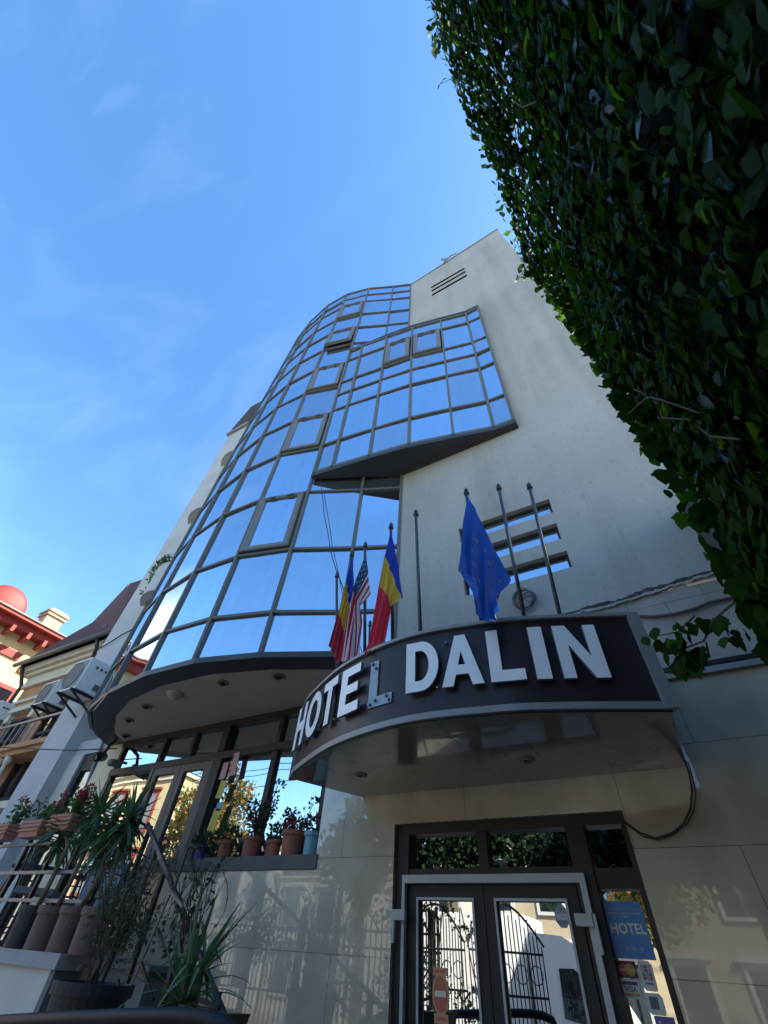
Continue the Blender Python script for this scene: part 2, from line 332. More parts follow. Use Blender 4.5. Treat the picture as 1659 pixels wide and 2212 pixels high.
for h in slots:
    m_ = MB(); m_.quad((h[0], 4.09, h[2]), (h[1], 4.09, h[2]), (h[1], 4.09, h[3]), (h[0], 4.09, h[3]))
    pn = m_.build('slot_window', SKYGLASS, hotel)
    f_ = MB(); f_.box(h[0], h[1], 4.07, 4.085, h[2], h[2] + .02); f_.box(h[0], h[1], 4.07, 4.085, h[3] - .03, h[3]); f_.box(h[0], h[0] + .03, 4.07, 4.085, h[2] + .02, h[3] - .03); f_.box(h[1] - .03, h[1], 4.07, 4.085, h[2] + .02, h[3] - .03)
    f_.build('frame', DKFRAME, pn)
for h in vents:
    m_ = MB(); m_.box(h[0] - .01, h[1] + .01, 4.06, 4.13, h[2] - .01, h[3] + .01); m_.build('vent_back', DKFRAME, hotel)
b_ = MB(); b_.box(-2.3, 1.15, 4.42, 12, 0, 19.6); b_.box(-10.3, -2.3, 5.25, 12, 0, 17.2); b_.build('rear_block', GREYWALL, hotel)
b_ = MB(); b_.box(-2.3, -1.9, 4.36, 4.42, 4.2, 19.5); b_.box(.8, 1.2, 4.36, 4.42, 4.2, 19.5); b_.build('wall_return', GREYWALL, hotel)

# stone cladding of the ground floor
w = MB()
xs = [-5.3, -3.05, -2.23, -.36, 3.4]; zs = [0, 2.2, 2.5, 3.36, 4.05]
def solid(x, z):
    if x < -3.05: return z < 2.2
    if -2.23 < x < -.36: return z > 2.5
    if x > -.36: return z < 3.36
    return True
grid_wall(w, xs, zs, solid, 4.0, .42)
w.build('stone_cladding', [CLAD, CLAD], hotel, origin=(-.35, 4, 0.48), recalc=False)
w = MB(); w.box(-.36, 3.4, 4.002, 4.3, 3.42, 4.15); w.build('upper_slabs', OLDSLAB, hotel, origin=(.2, 4, 3.42))
w = MB(); w.box(-.36, 3.4, 3.955, 4.01, 3.345, 3.39); w.build('ledge_moulding', ALU, hotel)
w = MB(); w.box(-.36, 3.4, 3.965, 4.01, 3.405, 3.44); w.build('ledge_cable_duct', BLACKGAP, hotel)
# ragged broken plaster edge
rnd = random.Random(3); w = MB(); n = 60
x0, x1 = -.2, 1.44
top, bot = [], []; wk = 0
for i in range(n + 1):
    x = x0 + (x1 - x0) * i / n; zc = 4.155 + .085 * max(0, (x - .1)) / .9
    wk = (wk + rnd.uniform(-.35, .35)) * .9; top.append((x, zc + .004 + abs(wk) * .03 + rnd.uniform(0, .012))); bot.append((x, zc - rnd.uniform(.004, .02)))
w.prismy(top + bot[::-1], 3.985, 4.003); w.build('broken_plaster_edge', mat('broken_plaster', (.06, .054, .05), .95, noise=.6, nscale=25), hotel)
w = MB(); top = [(x, z - .004) for x, z in bot]; bot2 = [(x, z - rnd.uniform(.012, .03)) for x, z in top]
w.prismy(top + bot2[::-1], 3.975, 4.006); w.build('plaster_lip', STUCCO, hotel)
# window sill wall coping
w = MB(); w.box(-5.3, -3.03, 3.985, 4.46, 2.203, 2.31); w.build('window_sill', mat('sill_stone', (.11, .095, .08), .7, noise=.1, nscale=5), hotel)
# jamb wall behind pier
w = MB(); w.box(-3.05, -2.35, 4.43, 5.2, 2.2, 4.0); w.build('window_jamb', CLAD, hotel)

# --- curtain wall -------------------------------------------------------------
PLAN = [(-8.30, 5.04), (-8.15, 4.02), (-7.5, 3.52), (-6.625, 3.235), (-5.637, 3.07), (-4.727, 3.10), (-3.836, 3.342), (-2.964, 3.735), (-2.33, 4.0)]
ROWS = [4.118, 4.767, 5.90, 7.267, 8.67, 10.03, 11.38, 12.76, 14.16, 15.5, 16.79, 18.16, 18.97, 19.81]
def facade(plan, rows, parent_name, pane_mat, ops, skip=lambda c, r: False, hidden_cols=(), mw=.044, opened=None, endcaps=True, seed=1):
    rr = random.Random(seed)
    P = [V((x, y, 0)) for x, y in plan]
    nrm = []
    for i in range(len(P) - 1):
        t = (P[i + 1] - P[i]).normalized(); nrm.append(V((t.y, -t.x, 0)))
    fr = MB()
    for i, p in enumerate(P):
        n = (nrm[max(i - 1, 0)] + nrm[min(i, len(nrm) - 1)]).normalized(); t = V((-n.y, n.x, 0))
        zc = (rows[0] + rows[-1]) / 2
        fr.obox(p + V((0, 0, zc)) + n * -.005, t * (mw / 2), n * .034, V((0, 0, (rows[-1] - rows[0]) / 2)))
    for i in range(len(P) - 1):
        t = (P[i + 1] - P[i]).normalized(); L = (P[i + 1] - P[i]).length; mid = (P[i] + P[i + 1]) / 2
        for j, z in enumerate(rows):
            h = mw * (.5 if 0 < j < len(rows) - 1 else .8)
            fr.obox(mid + V((0, 0, z)) - nrm[i] * .008, t * (L / 2 - mw / 2 + .004), nrm[i] * .028, V((0, 0, h)))
    frame = fr.build(parent_name, MULL, hotel)
    dark = MB()
    for i in range(len(P) - 1):
        t = (P[i + 1] - P[i]).normalized()
        for j in range(len(rows) - 1):
            if skip(i, j): continue
            a = P[i] + t * .02; b = P[i + 1] - t * .02
            if i in hidden_cols:
                dark.quad(a + V((0, 0, rows[j])), b + V((0, 0, rows[j])), b + V((0, 0, rows[j + 1])), a + V((0, 0, rows[j + 1]))); continue
            off = [nrm[i] * (-.012 + rr.uniform(-.0055, .0055)) for _ in range(3)]; off.append(off[0] + off[2] - off[1])
            z0, z1 = rows[j] + .015, rows[j + 1] - .015
            q = [a + V((0, 0, z0)) + off[0], b + V((0, 0, z0)) + off[1], b + V((0, 0, z1)) + off[2], a + V((0, 0, z1)) + off[3]]
            if (i, j) in ops:
                s_ = .1; fm = MB(); z0 += .03; z1 -= .02; a2 = a + t * .03; b2 = b - t * .03
                ang = .07 if (i, j) == opened else 0.
                hz = z1
                def tp(p, depth):           # tilt about the top edge
                    d = hz - p.z; return V((p.x, p.y, hz)) + nrm[i] * (depth + d * math.sin(ang)) + V((0, 0, -d * math.cos(ang) + depth * math.sin(ang) * 0))
                def ring(ax, bx, zlo, zhi, d): return [tp(V((ax.x, ax.y, zlo)), d), tp(V((bx.x, bx.y, zlo)), d), tp(V((bx.x, bx.y, zhi)), d), tp(V((ax.x, ax.y, zhi)), d)]
                o_f = ring(a2, b2, z0, z1, .062); i_f = ring(a2 + t * s_, b2 - t * s_, z0 + s_ * .9, z1 - s_ * .75, .062); i_b = ring(a2 + t * s_, b2 - t * s_, z0 + s_ * .9, z1 - s_ * .75, .03); o_b = ring(a2, b2, z0, z1, -.01)
                vs = o_f + i_f + i_b + o_b
                fs = [(k, (k + 1) % 4, 4 + (k + 1) % 4, 4 + k) for k in range(4)] + [(4 + k, 4 + (k + 1) % 4, 8 + (k + 1) % 4, 8 + k) for k in range(4)] + [(k, 12 + k, 12 + (k + 1) % 4, (k + 1) % 4) for k in range(4)]
                fm.add(vs, fs)
                e = .02           # a darker stepped bead
                g0 = ring(a2 + t * e, b2 - t * e, z0 + e, z1 - e, .070); g1 = ring(a2 + t * (e + .03), b2 - t * (e + .03), z0 + e + .03, z1 - e - .03, .070); g2 = ring(a2 + t * e, b2 - t * e, z0 + e, z1 - e, .060); g3 = ring(a2 + t * (e + .03), b2 - t * (e + .03), z0 + e + .03, z1 - e - .03, .060)
                fm.add(g0 + g1 + g2 + g3, [(k, (k + 1) % 4, 4 + (k + 1) % 4, 4 + k) for k in range(4)] + [(k, 8 + k, 8 + (k + 1) % 4, (k + 1) % 4) for k in range(4)] + [(4 + k, 4 + (k + 1) % 4, 12 + (k + 1) % 4, 12 + k) for k in range(4)])
                # two vent gaps at the head of the sash
                for u0, u1 in ((.22, .36), (.64, .78)):
                    p = a2 + (b2 - a2) * u0; r_ = a2 + (b2 - a2) * u1
                    fm.add(ring(p, r_, z1 - .075, z1 - .03, .0725), [(0, 1, 2, 3)], 1)
                fm.build('window_sash', [SASH, BLACKGAP], frame)
                MB().quad(*[p for p in i_b]).build('glass_pane', pane_mat, frame)
                if ang: MB().quad(a + V((0, 0, z0)), b + V((0, 0, z0)), b + V((0, 0, z1)), a + V((0, 0, z1))).build('window_opening', BLACKGAP, frame)
            else:
                MB().quad(*q).build('glass_pane', pane_mat, frame)
    if dark.v: dark.build('side_glazing', pane_mat, frame)
    return frame
facade(PLAN, ROWS, 'curtain_wall', SKYGLASS, {(5, 2), (5, 4), (5, 6), (5, 8), (5, 10)}, skip=lambda c, r: c in (6, 7) and 4 <= r <= 6, hidden_cols=(0, 1, 2), opened=(5, 8), seed=4)
w = MB(); w.prism(PLAN + [(-2.33, 4.9), (-8.3, 4.9)], 19.815, 19.86); w.build('bay_roof', GREYWALL, hotel)
OPLAN = [(-3.775, 3.285), (-3.39, 3.325), (-2.67, 3.43), (-1.95, 3.54), (-1.21, 3.72), (-.57, 3.885), (-.25, 3.90)]
OROWS = [7.72, 8.61, 9.98, 10.71, 11.37, 12.66, 13.35]
facade(OPLAN, OROWS, 'oriel_bay', SKYGLASS, {(2, 4), (3, 4)}, seed=9)
w = MB(); w.prism([(-3.80, 3.26), (-2.67, 3.40), (-1.95, 3.51), (-1.21, 3.69), (-.56, 3.855), (-.215, 3.87), (-.215, 3.998), (-2.37, 3.998), (-2.964, 3.70), (-3.80, 3.33)], 7.60, 7.68); w.build('oriel_soffit', RIMDARK, hotel)
w = MB(); w.prism([(-3.80, 3.26), (-2.67, 3.40), (-1.95, 3.51), (-1.21, 3.69), (-.56, 3.855), (-.215, 3.87), (-.215, 3.998), (-2.37, 3.998), (-2.964, 3.75), (-3.80, 3.36)], 13.40, 13.47); w.build('oriel_roof', RIMDARK, hotel)
w = MB(); w.box(-.25, -.222, 3.87, 3.998, 7.69, 13.39); w.build('oriel_side_cheek', MULL, hotel)

# --- soffit under the glass bay
RIM = [(-2.36, 3.93), (-2.80, 3.52), (-3.66, 3.17), (-4.5, 2.96), (-5.38, 2.94), (-6.33, 3.09), (-7.17, 3.43), (-7.95, 4.0), (-8.28, 4.5)]
INN = [(-2.5, 4.1), (-2.95, 3.78), (-3.72, 3.45), (-4.5, 3.25), (-5.36, 3.22), (-6.2, 3.36), (-6.92, 3.66), (-7.58, 4.12), (-7.8, 4.5)]
w = MB(); n = len(RIM)
for i in range(n - 1):
    a, b, c, d = RIM[i], RIM[i + 1], INN[i + 1], INN[i]
    w.quad((*a, 3.99), (*b, 3.99), (*c, 3.985), (*d, 3.985)); w.quad((*a, 3.99), (*b, 3.99), (*b, 4.06), (*a, 4.06)); w.quad((*a, 4.06), (*b, 4.06), (*c, 4.09), (*d, 4.09))
w.build('bay_rim', RIMDARK, hotel, recalc=False)
w = MB(); w.prism(INN + [(-7.8, 5.3), (-2.5, 5.3)], 3.987, 4.03); soff = w.build('bay_soffit', SOFFIT, hotel)
for i, (lx, ly) in enumerate([(-3.72, 3.62), (-4.51, 3.47), (-6.12, 3.58), (-6.82, 3.82), (-7.45, 4.24)]):
    w = MB(); w.lathe((lx, ly, 3.987), [(.075, 0), (.085, -.012), (.055, -.02), (.05, -.008)], 20); w.lathe((lx, ly, 3.975), [(.045, 0), (.03, -.03), (.0001, -.04)], 14, 1)
    w.build('recessed_light', [SASH, BLACKGAP], soff, smooth=True)
w = MB(); w.lathe((-5.38, 3.46, 3.987), [(.11, 0), (.105, -.03), (.07, -.07), (.0001, -.085)], 20); w.build('dome_light', mat('opal_dome', (.42, .38, .33), .4), soff, smooth=True)

# --- glazed ground floor front behind the sill (y = 4.5)
rw = MB(); Y = 4.5
def fbox(mb, x0, x1, z0, z1, d=.05, y=Y, mi=0): mb.box(x0, x1, y - d, y + .03, z0, z1, mi)
fbox(rw, -7.75, -3.35, 3.90, 3.985, .06); fbox(rw, -7.75, -3.35, 3.47, 3.56, .065)
for x in (-7.7, -6.66, -5.97, -4.29): fbox(rw, x - .03, x + .03, 3.565, 3.895)
fbox(rw, -5.36, -5.2, 1.6, 3.465, .09); fbox(rw, -5.34, -5.22, 3.565, 3.895, .09); fbox(rw, -4.33, -4.25, 2.36, 3.465); fbox(rw, -3.45, -3.35, 2.31, 3.895); fbox(rw, -5.195, -3.455, 2.315, 2.36)
fbox(rw, -7.75, -7.67, 1.6, 3.465)
front = rw.build('restaurant_window', DKFRAME, hotel)
for (x0, x1, z0, z1) in [(-5.2, -4.33, 2.36, 3.47), (-4.25, -3.45, 2.36, 3.47), (-7.67, -6.69, 3.56, 3.9), (-6.63, -6.0, 3.56, 3.9), (-5.94, -5.34, 3.56, 3.9), (-5.22, -4.32, 3.56, 3.9), (-4.26, -3.45, 3.56, 3.9), (-7.67, -6.66, 1.6, 3.47)]:
    j = [random.uniform(-.003, .003) for _ in range(3)]; j.append(j[0] + j[2] - j[1])
    MB().quad((x0, Y + j[0], z0), (x1, Y + j[1], z0), (x1, Y + j[2], z1), (x0, Y + j[3], z1)).build('glass_pane', WINGLASS, front)
def door_leaf(x0, x1, z0, z1, y, name, fm, gm, par, fw=.09):
    d = MB(); d.box(x0, x0 + fw, y - .06, y, z0, z1); d.box(x1 - fw, x1, y - .06, y, z0, z1); d.box(x0 + fw, x1 - fw, y - .06, y, z1 - fw, z1); d.box(x0 + fw, x1 - fw, y - .06, y, z0, z0 + fw * 1.6)
    o = d.build(name, fm, par)
    j = [random.uniform(-.002, .002) for _ in range(3)]; j.append(j[0] + j[2] - j[1]); a, b, zz0, zz1 = x0 + fw - .01, x1 - fw + .01, z0 + fw, z1 - fw + .01
    MB().quad((a, y - .03 + j[0], zz0), (b, y - .03 + j[1], zz0), (b, y - .03 + j[2], zz1), (a, y - .03 + j[3], zz1)).build('glass_pane', gm, o)
    return o
td = MB(); td.box(-6.66, -6.61, Y - .08, Y, 1.57, 3.468); td.box(-5.42, -5.365, Y - .08, Y, 1.57, 3.468); td.box(-6.61, -5.42, Y - .08, Y, 1.552, 1.598); terrdoor = td.build('terrace_door', BRFRAME, hotel)
door_leaf(-6.605, -6.02, 1.6, 3.46, Y - .01, 'door_leaf', BRFRAME, WINGLASS, terrdoor); door_leaf(-6.01, -5.425, 1.6, 3.46, Y - .01, 'door_leaf', BRFRAME, WINGLASS, terrdoor)
w = MB(); w.box(-7.8, -3.0, 4.56, 4.62, 0, 4.0); w.build('unlit_interior_sheet', BLACKGAP, hotel)  # black sheet standing in for the unlit room behind the glass

# --- entrance door set in the cladding
YD = 4.12
df = MB()
df.box(-2.23, -2.11, YD - .08, YD + .05, 0, 2.5); df.box(-.40, -.36, YD - .08, YD + .05, 0, 2.5); df.box(-2.11, -.40, YD - .08, YD + .05, 2.43, 2.5)
df.box(-2.11, -.76, YD - .07, YD + .05, 2.16, 2.2); df.box(-1.5, -1.42, YD - .065, YD + .05, 2.2, 2.43); df.box(-.79, -.66, YD - .09, YD + .05, 0, 2.43); df.box(-.66, -.40, YD - .06, YD + .05, 2.08, 2.19)
df.box(-.66, -.40, YD - .06, YD + .05, 0, .12)
dframe = df.build('entrance_door', DKFRAME, hotel)
wt = MB(); wt.box(-2.14, -2.115, YD - .13, YD - .085, 0, 2.155); wt.box(-.76, -.72, YD - .13, YD - .095, 0, 2.155); wt.box(-2.115, -.76, YD - .13, YD - .085, 2.105, 2.155); wt.build('white_trim', WHITEP, dframe)
lf1 = door_leaf(-2.105, -1.478, .02, 2.10, YD - .02, 'door_leaf', DKFRAME, DOORGLASS, dframe, .085); lf2 = door_leaf(-1.472, -.80, .02, 2.10, YD - .02, 'door_leaf', DKFRAME, DOORGLASS, dframe, .085)
for lf, x0, x1 in ((lf1, -2.03, -1.553), (lf2, -1.397, -.875)):
    b = MB(); y0, y1 = YD - .092, YD - .083
    b.box(x0, x0 + .016, y0, y1, .1, 2.025); b.box(x1 - .016, x1, y0, y1, .1, 2.025); b.box(x0 + .016, x1 - .016, y0, y1, 2.009, 2.025); b.build('glazing_bead', WHITEP, lf)
for x0 in (-2.20, -.83):
    b = MB(); b.box(x0, x0 + .11, YD - .175, YD - .135, 1.885, 1.945); b.box(x0 + (.0 if x0 < -2 else .115), x0 + (.018 if x0 < -2 else .133), YD - .17, YD - .14, 1.76, 1.945); b.build('door_hinge', WHITEP, dframe)
for (x0, x1, z0, z1) in [(-2.11, -1.5, 2.2, 2.43), (-1.42, -.79, 2.2, 2.43), (-.66, -.40, 2.19, 2.43), (-.66, -.40, .12, 2.08)]:
    j = [random.uniform(-.002, .002) for _ in range(3)]; j.append(j[0] + j[2] - j[1])
    MB().quad((x0, YD + j[0], z0), (x1, YD + j[1], z0), (x1, YD + j[2], z1), (x0, YD + j[3], z1)).build('glass_pane', DOORGLASS, dframe)
w = MB(); w.box(-2.3, -.3, 4.2, 4.26, 0, 2.6); w.build('unlit_lobby_sheet', BLACKGAP, hotel)  # black sheet standing in for the unlit lobby

# --- canopy over the entrance
CK = [(-2.93, 3.33), (-2.67, 3.11), (-2.02, 2.74), (-1.37, 2.58), (-.76, 2.64), (-.37, 2.75), (.15, 2.95)]
def catmull(P, n):
    Q = [(2 * P[0][0] - P[1][0], 2 * P[0][1] - P[1][1])] + P + [(2 * P[-1][0] - P[-2][0], 2 * P[-1][1] - P[-2][1])]; out = []
    for i in range(1, len(Q) - 2):
        for k in range(n):
            t = k / n; a, b, c, d = Q[i - 1], Q[i], Q[i + 1], Q[i + 2]
            out.append(tuple(.5 * (2 * b[m] + (c[m] - a[m]) * t + (2 * a[m] - 5 * b[m] + 4 * c[m] - d[m]) * t * t + (3 * b[m] - a[m] - 3 * c[m] + d[m]) * t ** 3) for m in (0, 1)))
    return out + [P[-1]]
ARC = [V((x, y, 0)) for x, y in catmull(CK, 10)]
ASL = [0.]
for i in range(1, len(ARC)): ASL.append(ASL[-1] + (ARC[i] - ARC[i - 1]).length)
def arc(s):
    if s <= 0: i = 0
    else:
        i = 0
        while i < len(ASL) - 2 and ASL[i + 1] < s: i += 1
    t = (ARC[i + 1] - ARC[i]).normalized(); return ARC[i] + t * (s - ASL[i]), t, V((t.y, -t.x, 0))
def arcn(i):
    a = ARC[max(i - 1, 0)]; b = ARC[min(i + 1, len(ARC) - 1)]; t = (b - a).normalized(); return V((t.y, -t.x, 0))
def offs(d): return [p + arcn(i) * d for i, p in enumerate(ARC)]
def ribbon(mb, d, z0, z1, d2=None, mi=0):
    A = offs(d); B = offs(d2 if d2 is not None else d)
    for i in range(len(A) - 1): mb.quad(A[i] + V((0, 0, z0)), A[i + 1] + V((0, 0, z0)), B[i + 1] + V((0, 0, z1)), B[i] + V((0, 0, z1)), mi)
ca = MB(); poly = [(p.x, p.y) for p in offs(-.012)] + [(.15, 3.998), (-2.60, 3.998)]
ca.prism(poly, 2.732, 2.79); canopy = ca.build('entrance_canopy', SOFFITGRAN, hotel, origin=(-1.2, 3.2, 2.73))
ct = MB(); ct.prism([(p.x, p.y) for p in offs(-.07)] + [(.08, 3.998), (-2.55, 3.998)], 3.2, 3.33); ct.build('canopy_roof', GREYWALL, canopy)
cw = MB(); cw.box(.105, .15, 2.97, 3.998, 2.735, 3.36); cw.add([(-2.93, 3.33, 2.735), (-2.60, 3.998, 2.735), (-2.60, 3.998, 3.36), (-2.93, 3.33, 3.36), (-2.88, 3.3, 2.735), (-2.55, 3.998, 2.735), (-2.55, 3.998, 3.36), (-2.88, 3.3, 3.36)], [(0, 1, 2, 3), (4, 5, 6, 7), (0, 1, 5, 4), (3, 2, 6, 7)])
cw.build('canopy_side', mat('canopy_side_grey', (.20, .20, .195), .5), canopy)
w = MB(); w.lathe((-2.25, 3.42, 2.732), [(.05, 0), (.055, -.008), (.035, -.012), (.03, -.002)], 18); w.build('recessed_light', SASH, canopy, smooth=True)
w = MB(); w.lathe((-.85, 3.5, 2.732), [(.05, 0), (.055, -.008), (.035, -.012), (.03, -.002)], 18); w.build('recessed_light', SASH, canopy, smooth=True)

# --- sign on the canopy
sign = thing('hotel_sign', (-1.3, 2.6, 2.73), 'curved dark brown fascia sign with white raised letters over the entrance door', 'sign')
fp = MB(); ribbon(fp, .004, 2.765, 3.345); fp.build('sign_panel', PANEL, sign, smooth=True)
tr = MB()
for z0, z1 in ((2.722, 2.762), (3.345, 3.37)):
    ribbon(tr, .03, z0, z1); ribbon(tr, .03, z1, z1, -.03); ribbon(tr, -.03, z0, z0, .03)
p, t, nn = arc(3.33); tr.obox(p + V((0, 0, 3.045)) + nn * .006 + t * .01, t * .035, nn * .03, V((0, 0, .32)))
p, t, nn = arc(.0); tr.obox(p + V((0, 0, 3.045)), t * .012, nn * .03, V((0, 0, .32)))
tr.build('trim', ALU, sign)
gp = MB(); ribbon(gp, .008, 2.708, 2.721); gp.build('shadow_gap', BLACKGAP, sign)
def arcpts(cx, cy, rx, ry, a0, a1, n): return [(cx + rx * math.cos(math.radians(a0 + (a1 - a0) * k / n)), cy + ry * math.sin(math.radians(a0 + (a1 - a0) * k / n))) for k in range(n + 1)]
GLY = {  # outlines on a unit-high grid (width, [loops])
 'H': (.78, [[(0, 0), (.23, 0), (.23, .39), (.55, .39), (.55, 0), (.78, 0), (.78, 1), (.55, 1), (.55, .60), (.23, .60), (.23, 1), (0, 1)]]),
 'O': (.94, [arcpts(.47, .5, .47, .51, 0, 360, 28)[:-1], arcpts(.47, .5, .235, .315, 360, 0, 24)[:-1]]),
 'T': (.76, [[(.265, 0), (.495, 0), (.495, .80), (.76, .80), (.76, 1), (0, 1), (0, .80), (.265, .80)]]),
 'E': (.68, [[(0, 0), (.68, 0), (.68, .195), (.23, .195), (.23, .41), (.62, .41), (.62, .60), (.23, .60), (.23, .805), (.67, .805), (.67, 1), (0, 1)]]),
 'L': (.64, [[(0, 0), (.64, 0), (.64, .2), (.23, .2), (.23, 1), (0, 1)]]),
 'D': (.80, [[(0, 0), (.36, 0)] + arcpts(.36, .5, .44, .5, -90, 90, 18) + [(0, 1)], ([(.23, .195), (.23, .805), (.34, .805)] + arcpts(.34, .5, .225, .305, 90, -90, 14)[1:-1] + [(.34, .195)])]),
 'A': (.88, [[(0, 0), (.24, 0), (.305, .21), (.575, .21), (.64, 0), (.88, 0), (.555, 1), (.325, 1)], [(.365, .395), (.44, .665), (.515, .395)]]),
 'I': (.24, [[(0, 0), (.24, 0), (.24, 1), (0, 1)]]),
 'N': (.79, [[(0, 0), (.22, 0), (.22, .62), (.55, 0), (.79, 0), (.79, 1), (.57, 1), (.57, .39), (.24, 1), (0, 1)]]),
}
def letter(ch, s0, s1, z0, z1, mats, d0=.03, d1=.055):
    wd, loops = GLY[ch]; p, t, nn = arc((s0 + s1) / 2)
    def mp(q, d): return p + t * ((q[0] / wd - .5) * (s1 - s0)) + V((0, 0, z0 + q[1] * (z1 - z0))) + nn * d
    bm = bmesh.new(); edges = []
    for lp in loops:
        vs = [bm.verts.new((q[0], q[1], 0)) for q in lp]
        for i in range(len(vs)): edges.append(bm.edges.new((vs[i], vs[(i + 1) % len(vs)])))
    bmesh.ops.triangle_fill(bm, edges=edges, use_beauty=True)
    bm.verts.index_update(); pts = [(v.co.x, v.co.y) for v in bm.verts]; tris = [[v.index for v in f.verts] for f in bm.faces]; bm.free()
    mb = MB(); mb.add([mp(q, d1) for q in pts], tris, 0); mb.add([mp(q, d0) for q in pts], tris, 1)
    for lp in loops:
        n = len(lp)
        for i in range(n): mb.quad(mp(lp[i], d0), mp(lp[(i + 1) % n], d0), mp(lp[(i + 1) % n], d1), mp(lp[i], d1), 1)
    o = mb.build('letter', mats, sign)
    st = MB()
    for q in ((.08, .06), (wd - .08, .06), (.1, .93)): st.tube([mp(q, .002), mp(q, d0)], .008, 8)
    st.build('letter_stud', LETEDGE, o)
    return o
LS = [('H', .17, .42), ('O', .465, .775), ('T', .80, 1.045), ('E', 1.10, 1.345), ('L', 1.41, 1.635), ('D', 1.775, 2.02), ('A', 2.035, 2.315), ('L', 2.355, 2.575), ('I', 2.63, 2.722), ('N', 2.788, 3.06)]
for k, (ch, s0, s1) in enumerate(LS):
    if k == 4:
        o = letter(ch, s0, s1, 2.89, 3.245, [LETBACK, LETBACK], .004, .014); o['label'] = 'letter L reduced to its grey metal back plate'
        bm_ = MB()
        for q in ((.06, .94), (.17, .82), (.06, .06), (.2, .12), (.5, .15), (.58, .05)):
            p, t, nn = arc((s0 + s1) / 2); c = p + t * ((q[0] / .64 - .5) * (s1 - s0)) + V((0, 0, 2.89 + q[1] * .355)); bm_.tube([c + nn * .014, c + nn * .035], .011, 8)
        bm_.build('bolt', LETEDGE, o)
    else: letter(ch, s0, s1, 2.895, 3.262, [LETTER, LETEDGE])

# --- left flank of the hotel
w = MB(); w.box(-10.4, -9.5, 4.40, 5.25, 0, 15.4); w.box(-9.5, -7.9, 5.05, 5.24, 4.0, 16.6); w.box(-9.5, -8.2, 4.64, 5.05, 4.0, 4.25); w.build('flank_wall', GREYWALL, hotel)
w = MB(); w.box(-9.5, -9.15, 4.62, 5.24, 0, 3.99); w.build('flank_pier', TERR, hotel)
w = MB(); w.box(-9.15, -7.75, 4.66, 4.72, 3.72, 3.98); w.box(-9.15, -9.05, 4.66, 4.72, 1.55, 3.72); w.box(-8.45, -8.38, 4.66, 4.72, 1.55, 3.72); w.box(-7.83, -7.75, 4.66, 4.72, 1.55, 3.72); fw_ = w.build('flank_window', DKFRAME, hotel)
for x0, x1 in ((-9.05, -8.45), (-8.38, -7.83)): MB().quad((x0, 4.7, 1.6), (x1, 4.7, 1.6), (x1, 4.7, 3.72), (x0, 4.7, 3.72)).build('glass_pane', DARKGLASS, fw_)
w = MB(); w.box(-10.5, -9.4, 4.3, 5.3, 15.4, 15.55); w.build('parapet_cap', ALU, hotel)
for zb_ in (7.25, 10.1, 12.9):
    b_ = MB(); pts = [(-9.9, 5.04)] + [(-9.0 - .9 * math.cos(a), 5.04 - .98 * math.sin(a)) for a in [PI * k / 12 for k in range(1, 12)]] + [(-8.11, 5.04)]
    b_.prism(pts, zb_, zb_ + .85); b_.build('balcony', GREYWALL, hotel)
w = MB()
for k in range(9): w.obox((-9.86, 4.42 + .015 * k, 15.72 + .24 * k), V((.66 - .03 * k, 0, 0)), V((0, .05, 0)), V((0, 0, .075)))
w.box(-10.42, -9.25, 4.62, 4.68, 15.56, 17.85); w.build('roof_slats', BROWNSLAT, hotel)
w = MB(); w.box(-8.32, -7.76, 4.5, 4.615, 1.55, 3.985); w.build('cream_column', CREAMPIL, hotel)

# ------------------------------------------------------------------ fittings on the hotel
cam = thing('security_camera', (-7.62, 4.3, 3.7), 'dark security camera hanging from the cream column under the glass bay', 'camera')
w = MB(); w.tube([(-7.85, 4.35, 3.98), (-7.72, 4.22, 3.86), (-7.7, 4.18, 3.72)], .025, 8); w.build('bracket', BLACKM, cam, smooth=True)
w = MB(); w.tube([(-7.74, 4.22, 3.68), (-7.58, 4.0, 3.60)], .065, 12); w.build('housing', BLACKM, cam, smooth=True)
w = MB(); w.tube([(-7.58, 4.0, 3.60), (-7.565, 3.98, 3.592)], .05, 12); w.build('lens', SKYGLASS, cam)
cam = thing('security_camera', (-7.4, 4.3, 3.55), 'small grey security camera on the wall right of the dark one', 'camera')
w = MB(); w.tube([(-7.4, 4.44, 3.62), (-7.38, 4.3, 3.6)], .02, 8); w.build('bracket', SASH, cam); w = MB(); w.tube([(-7.40, 4.32, 3.58), (-7.30, 4.12, 3.53)], .05, 12); w.build('housing', SASH, cam, smooth=True)

pts = [(.155, 3.99, 2.77), (.14, 3.97, 2.66), (.115, 3.965, 2.57), (.07, 3.962, 2.48), (0, 3.96, 2.40), (-.1, 3.96, 2.345), (-.2, 3.96, 2.325), (-.29, 3.965, 2.36), (-.37, 3.98, 2.43)]
w = MB(); w.tube(pts, .006, 8); w.tube([(p[0] + .012, p[1] - .012, p[2] - .016 - .01 * math.sin(i)) for i, p in enumerate(pts)][:-1] + [(-.372, 3.97, 2.425)], .004, 8)
tag(w.build('hanging_cable', mat('brown_cable', (.05, .04, .03), .7), smooth=True), 'thick dark cable looping from the canopy corner to the door frame', 'cable')
w = MB(); w.tube([(.155, 3.97, 3.97), (.23, 3.975, 3.96), (.37, 3.975, 3.912), (.53, 3.975, 3.895), (.69, 3.975, 3.905), (.82, 3.975, 3.935), (1.1, 3.975, 3.93), (1.6, 3.98, 4.0)], .014, 8)
tag(w.build('sagging_cable', mat('dusty_cable', (.11, .095, .085), .8), smooth=True), 'dusty cable sagging along the beige slabs under the plaster crack', 'cable')
w = MB(); rr = random.Random(5)
